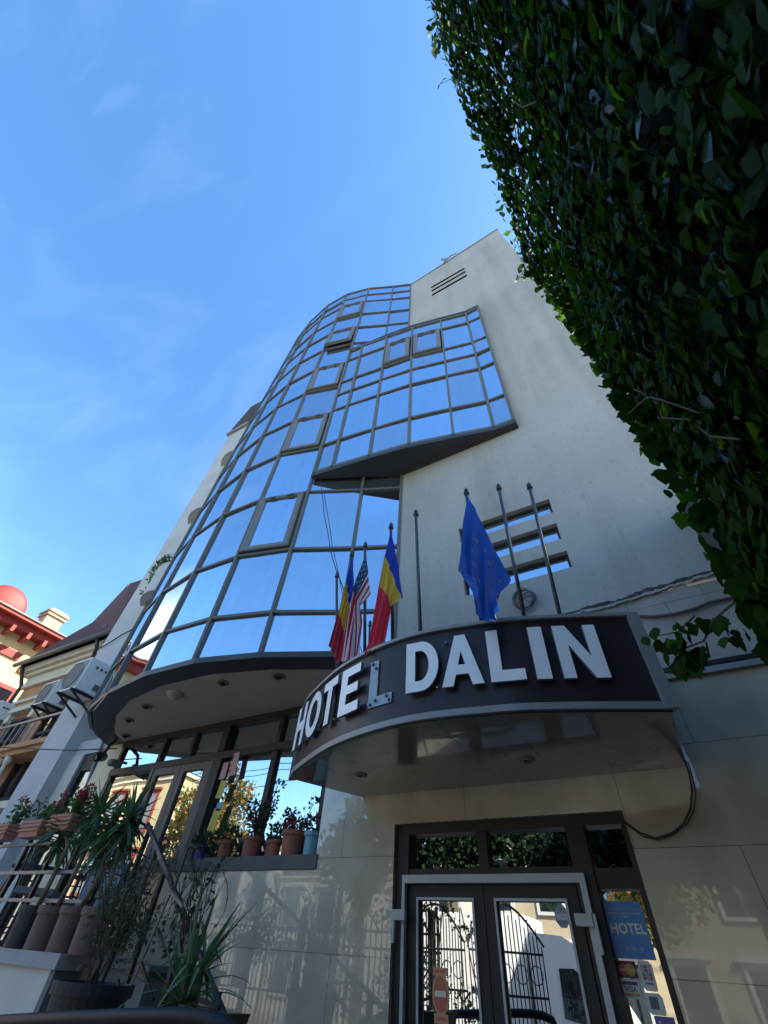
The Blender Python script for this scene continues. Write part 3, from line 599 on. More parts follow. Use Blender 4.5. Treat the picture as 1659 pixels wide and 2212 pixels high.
for k in range(7):
    cx, cz, rx, rz = -.71 + rr.uniform(-.012, .012), 4.42 + rr.uniform(-.01, .01), .108 + rr.uniform(-.01, .012), .115 + rr.uniform(-.01, .012)
    w.tube([(cx + rx * math.cos(a), 3.975 - k * .009 + .008 * math.sin(3 * a + k), cz + rz * math.sin(a)) for a in [2 * PI * i / 26 for i in range(27)]], .0055, 6, cap=False)
w.tube([(-.66, 3.95, 4.50), (-.70, 3.93, 4.40), (-.63, 3.95, 4.34)], .005, 6); w.tube([(-.80, 3.95, 4.36), (-.72, 3.93, 4.42), (-.62, 3.95, 4.44)], .005, 6)
tag(w.build('cable_coil', mat('grey_cable', (.10, .095, .085), .6), smooth=True), 'coil of pale grey cable hung on the rendered wall behind the bare poles', 'cable')
w = MB(); w.tube([at(692, 1035, 3.28), at(697, 1075, 3.25), at(700, 1110, 3.22), at(708, 1150, 3.2), at(714, 1190, 3.16), at(724, 1225, 3.12), at(738, 1262, 3.08), at(748, 1290, 3.08), at(760, 1380, 3.10)], .006, 6)
tag(w.build('loose_cable', CABLE, smooth=True), 'thin loose cable hanging in front of the mirror glass from the oriel tip', 'cable')
w = MB(); P0 = at(965, 574, 3.98)
w.tube([(P0.x, 3.96, 19.8), (P0.x - .02, 3.93, 20.0), (P0.x - .12, 3.9, 20.32)], .03, 8); w.tube([(P0.x + .02, 3.95, 20.02), (P0.x + .24, 3.92, 20.08), (P0.x + .5, 3.97, 20.1)], .028, 8); w.lathe((P0.x - .02, 3.93, 19.86), [(.0001, -.05), (.05, -.03), (.06, .02), (.0001, .05)], 12)
w.tube([(P0.x - .15, 3.9, 20.2), (P0.x + .12, 3.93, 20.04)], .02, 8)
tag(w.build('roof_bracket', GREYRAIL, smooth=True), 'small grey metal bracket on the roof edge above the three thin vents', 'bracket')

# ------------------------------------------------------------------ flagpoles and flags
PX = [(4.71, -2.55), (4.97, -2.38), (5.04, -2.20), (5.21, -1.86), (5.28, -1.53), (5.33, -.90), (5.21, -.54), (5.06, -.24)]
PLAB = ['bare flagpole in front of the mirror glass, left of every flag', 'flagpole holding the tricolour flag beside the striped one', 'flagpole holding the striped flag with stars', 'flagpole holding the tricolour flag nearest the rendered wall', 'bare flagpole standing alone between the red tricolour and the blue flag', 'flagpole holding the plain blue flag', 'bare flagpole in front of the cable coil', 'bare flagpole rightmost on the canopy, crossing the wall slots']
POLES = []
for i, (z3, x3) in enumerate(PX):
    Yp = 3.0 * 3.5 / (z3 - 1.6); Xp = x3 * Yp / 3.0
    if i > 6: Yp, Xp = Yp, Xp
    fpn = thing('flagpole', (Xp, Yp, 3.33), PLAB[i], 'flagpole', 'flagpoles on the canopy')
    topv = V((Xp, Yp, 5.04)); bp = at(*((728, 1420), (745, 1430), (788, 1400), (848, 1385), (908, 1362), (1040, 1345), (1130, 1320), (1205, 1310))[i], Yp + .03)
    base = topv + (bp - topv) * ((topv.z - 3.33) / (topv.z - bp.z))
    w = MB(); w.tube([base, topv], .0165, 10); w.build('shaft', POLE, fpn, smooth=True)
    w = MB(); w.lathe(topv, [(.0165, 0), (.03, .008), (.03, .02), (.014, .028), (.022, .045), (.026, .06), (.012, .09), (.0001, .115)], 12); w.build('finial', BLACKM, fpn, smooth=True)
    w = MB(); w.lathe(base, [(.045, 0), (.045, .015), (.022, .03), (.018, .09)], 12); w.build('base_socket', POLE, fpn, smooth=True)
    POLES.append((base, topv))
def spx(x, y): return (x / 1.35624, y / 1.35624)
def c5(x, y): return spx(900 + x * .2411, 1500 + y * .2411)
def c4(x, y): return spx(1300 + x * .57264, 1300 + y * .57264)
def flag(grid, ys, colour, mats, name, label, fold=.02, folds=5, nu=30, nv=24, stars=(), starmi=0, phase=0.):
    """grid[iu][iv] of picture points with their own distance ys[iu][iv]; u runs along the fly, v down the hoist"""
    G = [[at(*grid[i][j], ys[i][j]) for j in range(len(grid[0]))] for i in range(len(grid))]
    def lerp(A, t):
        k = min(int(t * (len(A) - 1)), len(A) - 2); f = t * (len(A) - 1) - k; f = f * f * (3 - 2 * f) * .35 + f * .65; return A[k] * (1 - f) + A[k + 1] * f
    def P(u, v, d=0.):
        p = lerp([lerp(row, v) for row in G], u)
        amp = fold * min(1, u * 2.5 + .15)
        n = V((-.35, -.93, 0)).normalized()
        return p + n * (amp * math.sin(v * folds * 2 * PI + u * 2.2 + phase) + amp * .45 * math.sin(v * folds * 3.7 * PI - u * 5 + 1 + phase) + d) + V((1, 0, 0)) * amp * .4 * math.cos(v * folds * 2 * PI + phase)
    mb = MB(); vs = [P(i / nu, j / nv) for i in range(nu + 1) for j in range(nv + 1)]; b = 0
    mb.v = vs
    for i in range(nu):
        for j in range(nv):
            mb.f.append([i * (nv + 1) + j, (i + 1) * (nv + 1) + j, (i + 1) * (nv + 1) + j + 1, i * (nv + 1) + j + 1]); mb.m.append(colour((i + .5) / nu, (j + .5) / nv))
    for (su, sv, r, asp) in stars:
        for d in (.003, -.003):
            ring_ = [P(su + r * asp * math.sin(k * PI / 5) * (1 if k % 2 == 0 else .42), sv - r * math.cos(k * PI / 5) * (1 if k % 2 == 0 else .42), d) for k in range(10)]
            mb.add(ring_ + [P(su, sv, d)], [(k, (k + 1) % 10, 10) for k in range(10)], starmi)
    return tag(mb.build(name, mats, smooth=True, recalc=False), label, 'flag', 'flags on the canopy')
tri = lambda u, v: 0 if u < .333 else (1 if u < .667 else 2)
yA = POLES[1][1].y - .02
flag([[c5(552, 530), c5(575, 1010)], [c5(480, 850), c5(510, 1130)], [c5(385, 1210), c5(450, 1450)], [c5(270, 1640), c5(385, 1860)]], [[yA, yA], [yA - .02, yA - .02], [yA - .05, yA - .05], [yA - .08, yA - .1]], tri, [FBLUE, FYEL, FRED2], 'flag', 'dull blue yellow and red tricolour flag half hidden by the striped flag', .018, 3, nu=36)
yB = POLES[2][1].y - .025
def usc(u, v):
    if u < .4 and v < .54: return 2
    return 0 if int(v * 13) % 2 == 0 else 1
st = [(.035 + .062 * a, .05 + .1 * b, .022, .75) for a in range(6) for b in range(5)]
flag([[c5(715, 490), c5(740, 740), c5(768, 1000)], [c5(600, 840), c5(590, 1060), c5(640, 1150)], [c5(470, 1420), c5(560, 1420), c5(690, 1330)], [c5(385, 1810), c5(520, 1800), c5(648, 1740)]], [[yB] * 3, [yB - .03] * 3, [yB - .05, yB - .06, yB - .02], [yB - .08, yB - .09, yB - .04]], usc, [FRED2, FWHITE, FNAVY, FWHITE], 'flag', 'red and white striped flag with white stars on dark blue', .02, 2, nu=40, nv=52, stars=st, starmi=3)
yC = POLES[3][1].y - .02
flag([[c5(1015, 215), c5(1090, 560), c5(1160, 1045)], [c5(950, 530), c5(1018, 720), c5(1150, 1060)], [c5(873, 890), c5(985, 1020), c5(1015, 1160)], [c5(752, 1600), c5(850, 1600), c5(960, 1540)], [c5(705, 1735), c5(790, 1680), c5(900, 1600)]], [[yC] * 3, [yC - .03] * 3, [yC - .07] * 3, [yC - .16] * 3, [yC - .3, yC - .26, yC - .22]], lambda u, v: 0 if u < .25 else (1 if u < .5 else 2), [FBLUE, FYEL, FRED], 'flag', 'bright blue yellow and red tricolour flag beside the rendered wall', .016, 3, nu=40)
yD = POLES[5][1].y - .02
stars = [(.42 + .2 * math.cos(k * PI / 6), .62 + .3 * math.sin(k * PI / 6), .033, .7) for k in range(12)]
flag([[c4(120, 262), c4(160, 330), c4(230, 480), c4(343, 695)], [c4(104, 400), c4(145, 450), c4(215, 570), c4(322, 735)], [c4(90, 540), c4(150, 600), c4(220, 700), c4(290, 785)], [c4(76, 655), c4(168, 770), c4(225, 850), c4(278, 800)], [c4(162, 700), c4(178, 890), c4(245, 915), c4(285, 860)]], [[yD] * 4, [yD - .05] * 4, [yD - .12] * 4, [yD - .26] * 4, [yD - .36] * 4], lambda u, v: 0, [EUBLUE, mat('star_gold', (.22, .21, .10), .75)], 'flag', 'plain deep blue flag with a ring of small yellow stars', .03, 3, nu=36, nv=34, stars=stars, starmi=1)

# ------------------------------------------------------------------ stickers on the entrance glass
YS = YD - .008
def sticker(name, label, x0, x1, z0, z1, m, y=YS, cat='sticker'):
    t = thing(name, ((x0 + x1) / 2, y, z0), label, cat); MB().box(x0, x1, y, y + .003, z0, z1).build('sheet', m, t); return t
def onf(t, name, mats, fn, y=YS):
    mb = MB(); fn(mb, y); mb.build(name, mats, t, recalc=False)
UX, UZ = (1, 0, 0), (0, 0, 1)
def rect(mb, x0, x1, z0, z1, y, mi=0): mb.quad((x0, y, z0), (x1, y, z0), (x1, y, z1), (x0, y, z1), mi)
def disc(mb, x, z, rx, rz, y, mi=0, n=24): mb.add([(x + rx * math.cos(2 * PI * k / n), y, z + rz * math.sin(2 * PI * k / n)) for k in range(n)], [tuple(range(n))], mi)
# picture measurements are on y=4; the sidelight glass stands .12 further back
K = YD / 4.0
def kx(x): return x * K
def kz(z): return 1.6 + (z - 1.6) * K
t = sticker('hotel_plaque', 'blue class plaque reading HOTEL with three stars in the sidelight', kx(-.65), kx(-.415), kz(1.752), kz(2.012), STICKB, cat='plaque')
def f(mb, y):
    cx = kx(-.53)
    text_mb(mb, 'HOTEL', .068, (cx + .004, y, kz(1.862)), UX, UZ, 0, .0015, bold=.0012)
def f2(mb, y):
    cx = kx(-.53)
    text_mb(mb, 'MINISTERUL TURISMULUI', .0195, (cx, y, kz(1.966)), UX, UZ, 1, .0015)
    text_mb(mb, 'UNITATE DE ALIMENTATIE SI TURISM', .0118, (cx, y, kz(1.950)), UX, UZ, 0, .0015); text_mb(mb, 'ROMANIA', .012, (cx, y, kz(1.935)), UX, UZ, 0, .0015)
def f3(mb, y):
    cx = kx(-.53)
    for sx in (-.04, 0.002, .044):
        mb.add([(cx + .01 + sx + .016 * math.sin(k * PI / 5) * (1 if k % 2 == 0 else .42), y - .0015, kz(1.795) + .016 * math.cos(k * PI / 5) * (1 if k % 2 == 0 else .42)) for k in range(10)] + [(cx + .01 + sx, y - .0015, kz(1.795))], [(k, (k + 1) % 10, 10) for k in range(10)], 0)
onf(t, 'lettering', [STICKY, STICKG], f)
onf(t, 'heading', [STICKY, STICKG], f2); onf(t, 'stars', [STICKG], f3)
t = sticker('card_sticker', 'dark card sticker with overlapping red and orange discs under the blue plaque', kx(-.645), kx(-.54), kz(1.672), kz(1.742), BLACKS)
def f(mb, y):
    disc(mb, kx(-.612), kz(1.705), .03, .027, y - .001, 0); disc(mb, kx(-.574), kz(1.705), .03, .027, y - .0014, 1); text_mb(mb, 'MasterCard', .0165, (kx(-.593), y, kz(1.700)), UX, UZ, 2, .0022)
onf(t, 'discs', [STICKR, GOLD, STICKW], f)
t = sticker('card_sticker', 'white card sticker reading VISA with navy and gold bands', kx(-.645), kx(-.545), kz(1.59), kz(1.665), STICKW)
def f(mb, y):
    rect(mb, kx(-.638), kx(-.552), kz(1.643), kz(1.657), y - .001, 0); rect(mb, kx(-.638), kx(-.552), kz(1.598), kz(1.610), y - .001, 1); text_mb(mb, 'VISA', .034, (kx(-.595), y, kz(1.615)), UX, UZ, 0, .0015, bold=.0008)
onf(t, 'bands', [STICKN, GOLD], f)
def octo(name, label, x0, x1, z0, z1, m):
    t = thing(name, ((x0 + x1) / 2, YS, z0), label, 'sticker'); c = .016
    MB().prismy([(x0 + c, z0), (x1 - c * .4, z0), (x1, z0 + c), (x1, z1 - c), (x1 - c, z1), (x0 + c * .5, z1), (x0, z1 - c), (x0, z0 + c)], YS, YS + .003).build('sheet', m, t); return t
t = octo('card_sticker', 'cut corner white sticker with coloured squares beside the dark card sticker', kx(-.525), kx(-.45), kz(1.625), kz(1.748), STICKW)
def f(mb, y):
    for a in range(3):
        for b in range(4): rect(mb, kx(-.512) + a * .019, kx(-.512) + a * .019 + .016, kz(1.668) + b * .0165, kz(1.668) + b * .0165 + .0145, y - .001, (a * 2 + b) % 4)
    text_mb(mb, 'EXPRESS', .012, (kx(-.486), y, kz(1.65)), UX, UZ, 4, .0015, bold=.0004)
onf(t, 'pattern', [STICKR, STICKGR, STICKG, PAPERP, BLACKS], f)
t = octo('card_sticker', 'cut corner white sticker with a grey centre, lowest on the sidelight', kx(-.53), kx(-.44), kz(1.535), kz(1.618), STICKW)
onf(t, 'grey_patch', [mat('patch_grey', (.16, .16, .19), .6, noise=.3, nscale=60)], lambda mb, y: rect(mb, kx(-.511), kx(-.466), kz(1.556), kz(1.604), y - .001))
t = sticker('violet_notice', 'violet notice at the bottom right of the sidelight', kx(-.51), kx(-.41), kz(1.36), kz(1.532), STICKP, cat='notice')
onf(t, 'marks', [STICKW], lambda mb, y: (rect(mb, kx(-.48), kx(-.44), kz(1.50), kz(1.504), y - .001), disc(mb, kx(-.487), kz(1.51), .005, .005, y - .001)))
YL = YD - .054
t = thing('security_badge', (-.93, YL, 1.86), 'grey octagonal badge reading BGS on the right door leaf', 'sticker')
c_x, c_z = -.925 * 1.013, 1.6 + .335 * 1.013
MB().prismy([(c_x + .05 * math.cos(a), c_z + .062 * math.sin(a)) for a in [PI / 8 + k * PI / 4 for k in range(8)]], YL, YL + .003).build('sheet', STICKG, t)
def f(mb, y):
    text_mb(mb, 'BGS', .04, (c_x, y, c_z - .016), UX, UZ, 0, .0015, bold=.0012); disc(mb, c_x, c_z + .033, .008, .006, y - .001, 1); rect(mb, c_x - .036, c_x + .036, c_z - .029, c_z - .026, y - .001, 2); rect(mb, c_x - .03, c_x + .03, c_z - .037, c_z - .034, y - .001, 2)
onf(t, 'lettering', [STICKW, STICKR, STICKN], f, YL)
t = thing('no_entry_sticker', (-1.83 * 1.013, YL, 1.38), 'orange no entry sticker with a cream bar on the left door leaf', 'sticker')
nx, nz = -1.835 * 1.013, 1.53
m_ = MB(); m_.box(nx - .052, nx + .052, YL, YL + .003, nz + .085, nz + .125); m_.box(nx - .052, nx + .052, YL, YL + .003, nz - .135, nz - .09); m_.prismy([(nx + .062 * math.cos(a), nz + .10 * math.sin(a)) for a in [k * PI / 14 for k in range(28)]], YL - .002, YL + .003); m_.build('sheet', STICKOL, t)
onf(t, 'symbol', [STICKO, STICKY], lambda mb, y: (disc(mb, nx, nz, .052, .086, y - .003), rect(mb, nx - .042, nx + .042, nz - .014, nz + .014, y - .004, 1), rect(mb, nx - .04, nx + .04, nz + .098, nz + .113, y - .001, 0), rect(mb, nx - .04, nx + .04, nz - .122, nz - .104, y - .001, 0)), YL)

# paper streamer hung in the restaurant window
t = thing('paper_streamer', (-5.05, 4.42, 2.4), 'string of yellow, teal and pink paper cards hung at the left of the restaurant window', 'streamer')
sp = [at(500, 1648, 4.42), at(492, 1690, 4.42), at(484, 1722, 4.42), at(470, 1755, 4.42), at(462, 1782, 4.42)]
w = MB(); w.tube([p + V((0, .004, 0)) for p in sp], .003, 5); w.build('string', CABLE, t)
for (x, y, hw, hh, m_, ang) in ((507, 1650, .05, .14, PAPERP, .1), (484, 1665, .05, .10, PAPERP, .0), (478, 1705, .055, .1, PAPERY, -.08), (474, 1742, .05, .045, PAPERT, .1), (462, 1772, .06, .12, PAPERY, -.12)):
    p = at(x, y, 4.415); c, s_ = math.cos(ang), math.sin(ang); a = V((c, 0, s_)) * hw; b = V((-s_, 0, c)) * hh
    MB().obox(p, a, V((0, .002, 0)), b).build('paper_card', m_, t)

# ------------------------------------------------------------------ plants helpers
def leaf(mb, p, tip, nrm, size, wid=1., mi=0, fold=.12, kind=0):
    """one leaf: p stem point, tip direction, nrm face normal; kind 0 lobed, 1 pointed oval"""
    tip = tip.normalized(); nrm = (nrm - tip * nrm.dot(tip)); nrm = nrm.normalized() if nrm.length > 1e-4 else tip.orthogonal().normalized(); sd = tip.cross(nrm)
    if kind == 0: hs_ = ((.20, .0), (.38, .10), (.42, .22), (.55, .40), (.36, .50), (.30, .66), (.13, .84))
    else: hs_ = ((.10, .04), (.22, .16), (.30, .34), (.30, .50), (.23, .68), (.11, .86))
    sh = [(0, .03)] + list(hs_) + [(0, 1.0)] + [(-x, y) for x, y in reversed(hs_)]; bend = .28 if kind else .2
    P_ = lambda x, y: p + sd * (x * size * wid) + tip * (y * size) - nrm * (abs(x) * fold * size * 2.2) - nrm * (y * y * bend * size)
    vs = [P_(x, y) for x, y in sh]; n0 = len(hs_); n = len(vs); m1, m2 = n, n + 1; vs += [P_(0, .32), P_(0, .66)]
    fs = []; h = n0 // 2 + 1
    for i in range(n):
        j = (i + 1) % n; k = min(i, n - 1 - i)
        low = (min(i, n - i) + min(j, n - j)) / 2 < h
        fs.append((i, j, m1 if low else m2))
    fs += [(h, m2, m1), (n - h, m1, m2)]
    mb.add(vs, fs, mi)
def sleaf(mb, p, tip, nrm, size, wid=.5, mi=0):
    tip = tip.normalized(); nrm = nrm - tip * nrm.dot(tip); nrm = nrm.normalized() if nrm.length > 1e-4 else tip.orthogonal().normalized(); sd = tip.cross(nrm)
    mb.add([p, p + tip * size * .45 + sd * size * wid * .5 - nrm * size * .08, p + tip * size, p + tip * size * .45 - sd * size * wid * .5 - nrm * size * .08], [(0, 1, 2), (0, 2, 3)], mi)
def rvec(r): 
    while True:
        v = V((r.uniform(-1, 1), r.uniform(-1, 1), r.uniform(-1, 1)))
        if .01 < v.length < 1: return v.normalized()
def clump(mb, c, rad, n, size, r, mi=0, up=.2, wid=.55, mix=None, shell=.55):
    for _ in range(n):
        d = rvec(r); k = r.uniform(shell, 1.05); p = V(c) + V((d.x * rad[0], d.y * rad[1], d.z * rad[2])) * k
        tip = (d + rvec(r) * .9 + V((0, 0, up))).normalized(); m = mi if mix is None else (mix[0] if r.random() > mix[2] else mix[1])
        sleaf(mb, p, tip, rvec(r) + d * .5 + V((0, 0, .5)), size * r.uniform(.6, 1.25), wid, m)
def blade(mb, p, d, L, w, droop, r, mi=0, n=5):
    d = d.normalized(); side = d.cross(V((0, 0, 1))); side = side.normalized() if side.length > .05 else V((1, 0, 0))
    b = len(mb.v); q = V(p); dd = V(d)
    for i in range(n + 1):
        t = i / n; ww = w * (.55 + 1.1 * t) if t < .35 else w * (1 - ((t - .35) / .65) ** 1.5) * .95
        ww = max(ww, .0008); nn = side.cross(dd).normalized()
        mb.v += [q - side * ww + nn * ww * .35, q.copy(), q + side * ww + nn * ww * .35]
        dd = (dd + V((0, 0, -droop / n))).normalized(); q = q + dd * (L / n)
    for i in range(n):
        for k in range(2): mb.f.append([b + i * 3 + k, b + i * 3 + k + 1, b + (i + 1) * 3 + k + 1, b + (i + 1) * 3 + k]); mb.m.append(mi)
def rosette(mb, c, n, L, w, r, droop=.5, lo=-.5, hi=1.3, mi=0):
    for i in range(n):
        az = r.uniform(0, 2 * PI); el = r.uniform(lo, hi); d = V((math.cos(az) * math.cos(el), math.sin(az) * math.cos(el), math.sin(el)))
        blade(mb, V(c) + V((0, 0, r.uniform(-.04, .04))) + d * .015, d, L * r.uniform(.7, 1.1), w * r.uniform(.8, 1.15), droop * r.uniform(.5, 1.6) * math.cos(el), r, mi)
def potmesh(c, r0, r1, h, rim=.02, n=22):
    mb = MB(); mb.lathe(c, [(.0001, 0), (r0, 0), (r0 + (r1 - r0) * .82, h * .82), (r1 + rim * .5, h * .82), (r1 + rim * .6, h), (r1 - rim * .4, h), (r1 - rim * .5, h * .9), (.0001, h * .9)], n); return mb

# ------------------------------------------------------------------ flower pots on the window sill
zs_ = 2.312; ys_ = 4.17
sillpots = [
 (437, .055, .072, .13, PURPLEPOT, 'purple pot of small pink flowers at the left end of the window sill', 'p'),
 (487, .065, .08, .17, TERRA, 'brown terracotta pot of low green leaves beside the purple pot', 'g'),
 (543, .085, .10, .19, TERRA, 'terracotta pot with a tall bushy red flowering plant in the middle of the sill', 't'),
 (575, .05, .062, .16, TERRA, 'narrow red pot partly hidden between the tall bush and its neighbour', 's'),
 (593, .05, .062, .15, TERRA, 'small terracotta pot with a few green leaves left of the biggest pot', 's'),
 (632, .105, .125, .215, TERRA, 'largest terracotta pot on the sill with short red flowers', 'r'),
 (673, .078, .085, .20, TEALPOT, 'pale teal pot of pink flowers against the stone pier', 'k')]
for i, (px, r0, r1, h, m_, lab, kind) in enumerate(sillpots):
    X = at(px, 1834, ys_).x; rr = random.Random(20 + i); yy = ys_ + (.07 if i == 3 else 0)
    t = thing('flower_pot', (X, yy, zs_), lab, 'flower pot', 'flower pots on the window sill')
    potmesh((X, yy, zs_), r0, r1, h).build('pot', m_, t, smooth=False); top = zs_ + h
    MB().lathe((X, yy, top - h * .09), [(.0001, 0), (r1 * .85, .004)], 16).build('soil', SOIL, t)
    pl = MB()
    if kind in 'pg': clump(pl, (X, yy, top + .05), (.14, .11, .08), 170, .055, rr, 0); 
    if kind == 'p': clump(pl, (X, yy, top + .09), (.12, .09, .05), 22, .03, rr, 1)
    if kind == 't':
        for k in range(9):
            a = rr.uniform(0, 2 * PI); q = V((X, yy, top)); pts = [q]
            for s_ in range(4): q = q + V((math.cos(a) * .035, math.sin(a) * .025, .08)) + rvec(rr) * .02; pts.append(q)
            pl.tube(pts, .005, 5, 2)
            for p in pts[1:]: clump(pl, p, (.06, .05, .05), 13, .05, rr, 0, mix=(0, 1, .12))
        pl.tube([(X, yy, top), (X + .12, yy, top + .25), (X + .2, yy - .02, top + .46)], .005, 5, 2); clump(pl, (X + .2, yy - .02, top + .46), (.07, .05, .06), 34, .05, rr, 0)
    if kind == 's': clump(pl, (X, yy, top + .07), (.07, .06, .08), 70, .055, rr, 0)
    if kind == 'r': clump(pl, (X - .05, yy, top + .05), (.10, .09, .06), 90, .05, rr, 0, mix=(0, 1, .35)); clump(pl, (X + .02, yy, top + .1), (.05, .05, .05), 12, .05, rr, 0)
    if kind == 'k': clump(pl, (X, yy, top + .06), (.09, .09, .08), 110, .05, rr, 0, mix=(0, 1, .16)); clump(pl, (X + .02, yy, top + .12), (.07, .07, .04), 30, .04, rr, 1)
    pl.build('foliage', [POTLEAF, PINKFL if kind in 'pk' else REDFL, STEM], t, recalc=False)

# ------------------------------------------------------------------ terrace, railing, pots
TZ = 1.55; TY = 3.3
terrace = thing('raised_terrace', (-7.5, 4, 0), 'raised concrete terrace with pots along its edge left of the entrance', 'terrace')
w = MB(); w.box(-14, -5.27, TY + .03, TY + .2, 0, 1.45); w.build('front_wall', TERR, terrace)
w = MB(); w.box(-5.2695, -5.20, TY + .03, 4.0, 0, 1.45); w.build('side_wall', DARKTERR, terrace)  # this side's shade is painted in with the darker material
w = MB(); w.box(-14, -5.18, TY, 4.65, 1.452, TZ); w.build('floor_slab', CONC, terrace)
w = MB(); w.box(-5.19, -4.30, 3.58, 3.99, 0, 1.49); w.box(-5.19, -4.27, 3.55, 3.99, 1.493, 1.53)
for k in range(7): w.box(-4.299 + .27 * k, -4.299 + .27 * (k + 1), 3.55, 3.99, 0, 1.4 - .19 * (k + .5))
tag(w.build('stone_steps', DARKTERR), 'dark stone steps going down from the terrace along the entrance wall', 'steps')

rail = thing('terrace_railing', (-8, TY + .1, TZ), 'dark steel railing along the terrace edge behind the yucca pots', 'railing')
yr = TY + .14
for zr in (1.905, 2.135, 2.40, 2.52):
    w = MB(); w.box(-13.5, -5.35, yr - .016, yr + .016, zr - .014, zr + .014); w.build('rail', GREYRAIL, rail)
for xp in (-12.6, -11.4, -10.2, -9.0, -7.75, -7.05, -6.45, -5.36):
    w = MB(); w.box(xp - .02, xp + .02, yr + .018, yr + .058, TZ, 2.56); w.build('post', BLACKM, rail)
hr = thing('stair_handrail', (-4, 3.35, 0), 'dark steel handrail sloping down the steps in front of the sill wall', 'handrail')
a, b = at(320, 1782, 3.42), at(470, 2160, 3.0)
w = MB(); w.bar(a + (a - b).normalized() * .02, b + (b - a).normalized() * .55, .026, .034); w.build('top_rail', mat('dark_violet_rail', (.05, .045, .065), .4), hr)
for k in (.0, .32, .64, .97):
    p = a.lerp(b, k); w = MB(); w.box(p.x - .018, p.x + .018, p.y + .02, p.y + .056, 0 if k > .6 else .9, p.z); w.build('post', BLACKM, hr)

# window boxes with geraniums hung on the railing
for i, (x, y, lab) in enumerate(((8, 1800, 'pink terracotta window box with dry red geraniums at the picture edge'), (78, 1793, 'pink terracotta window box with tall red geraniums on the railing'), (142, 1780, 'pink terracotta window box half hidden by the yucca leaves'))):
    c = at(x, y, TY + .02); rr = random.Random(40 + i)
    t = thing('window_box', c, lab, 'planter', 'window boxes on the terrace railing')
    hw = .21; w = MB(); zt, zb = c.z + .08, c.z - .08
    vs = [(c.x - hw * .93, c.y - .07, zb), (c.x + hw * .93, c.y - .07, zb), (c.x + hw * .93, c.y + .07, zb), (c.x - hw * .93, c.y + .07, zb), (c.x - hw, c.y - .09, zt), (c.x + hw, c.y - .09, zt), (c.x + hw, c.y + .09, zt), (c.x - hw, c.y + .09, zt)]
    w.add(vs, [(0, 3, 2, 1), (0, 1, 5, 4), (1, 2, 6, 5), (2, 3, 7, 6), (3, 0, 4, 7)])
    for zz in (.0, .035, .07): w.box(c.x - hw - .008, c.x + hw + .008, c.y - .098, c.y + .098, zt - .028 - zz * 1.1, zt - .012 - zz * 1.1)
    w.build('box', TERRAP, t)
    MB().box(c.x - hw * .95, c.x + hw * .95, c.y - .08, c.y + .08, zt - .01, zt + .004).build('soil', SOIL, t)
    pl = MB()
    for k in range(7 if i else 5):
        bx = c.x + rr.uniform(-hw, hw) * .85; q = V((bx, c.y, zt)); pts = [q]; hgt = rr.uniform(.10, .26)
        for s_ in range(4): q = q + V((rr.uniform(-.02, .06), rr.uniform(-.03, .03), hgt / 4)); pts.append(q)
        pl.tube(pts, .004, 5, 2)
        for p in pts[1:]: clump(pl, p, (.06, .05, .045), 9, .045, rr, 0, wid=.9)
        if rr.random() < .75: clump(pl, pts[-1] + V((0, 0, .04)), (.04, .04, .03), 32, .028, rr, 1, wid=.9)
    pl.build('geraniums', [GERAN, REDFL, STEM], t, recalc=False)

# yuccas in pots
def c2(x, y): return spx(x * .48222, 2200 + y * .48222)
def c3(x, y): return spx(x / 3.6867, 2250 + y / 3.6867)
ypots = [  # pot base px, pot mat, trunk base, crown(s), label
 ((62, 1962), BLACKPOT, c3(410, 1490), [(c3(740, 830), c3(700, 660))], 'leafy yucca on a thick pale trunk in the black terrace pot'),
 ((118, 1970), BROWNPOT, c3(620, 1490), [(c3(900, 950), c3(1075, 490))], 'tall yucca with upright leaves in the brown pot second on the terrace edge'),
 ((172, 1975), BROWNPOT, c3(860, 1500), [(c3(1110, 1100), c3(1190, 700))], 'small crowned yucca on a bent trunk in the third terrace pot'),
 ((222, 1980), BROWNPOT, c3(1100, 1500), [(c3(1275, 930), c3(1385, 560))], 'wide yucca with dark drooping leaves in the terrace pot nearest the steps')]
for i, (pb, pm, tb, crowns, lab) in enumerate(ypots):
    rr = random.Random(60 + i); yp = TY + .02
    b = at(pb[0], 2035, yp); c = V((b.x + .1 + .0 * i, yp + .11, TZ))
    base = at(*tb, yp + .1)
    t = thing('potted_yucca', (base.x - .02, yp + .1, TZ), lab, 'yucca', 'yuccas in pots on the terrace edge')
    potmesh((base.x - .02, yp + .1, TZ), .115, .135, .31, .02).build('pot', pm, t)
    MB().lathe((base.x - .02, yp + .1, TZ + .275), [(.0001, 0), (.12, .004)], 16).build('soil', SOIL, t)
    tr_ = MB(); lv = MB()
    for (m1, tp) in crowns:
        A = V((base.x, yp + .1, TZ + .27)); B = at(*m1, yp + .06); Cc = at(*tp, yp + .02)
        tr_.tube([A, A.lerp(B, .5) + V((.01, 0, 0)), B, B.lerp(Cc, .6), Cc], [.026, .024, .024, .022, .02], 9)
        rosette(lv, Cc, 52, .37, .026, rr, .55, -.55, 1.35)
        rosette(lv, Cc - V((.01, 0, .12)), 26, .33, .024, rr, .9, -.9, .5)
        rosette(lv, B.lerp(Cc, .3), 8, .28, .02, rr, 1.2, -1.0, .2)
    tr_.build('trunk', YTRUNK, t, smooth=True); lv.build('leaves', YUC, t, recalc=False)

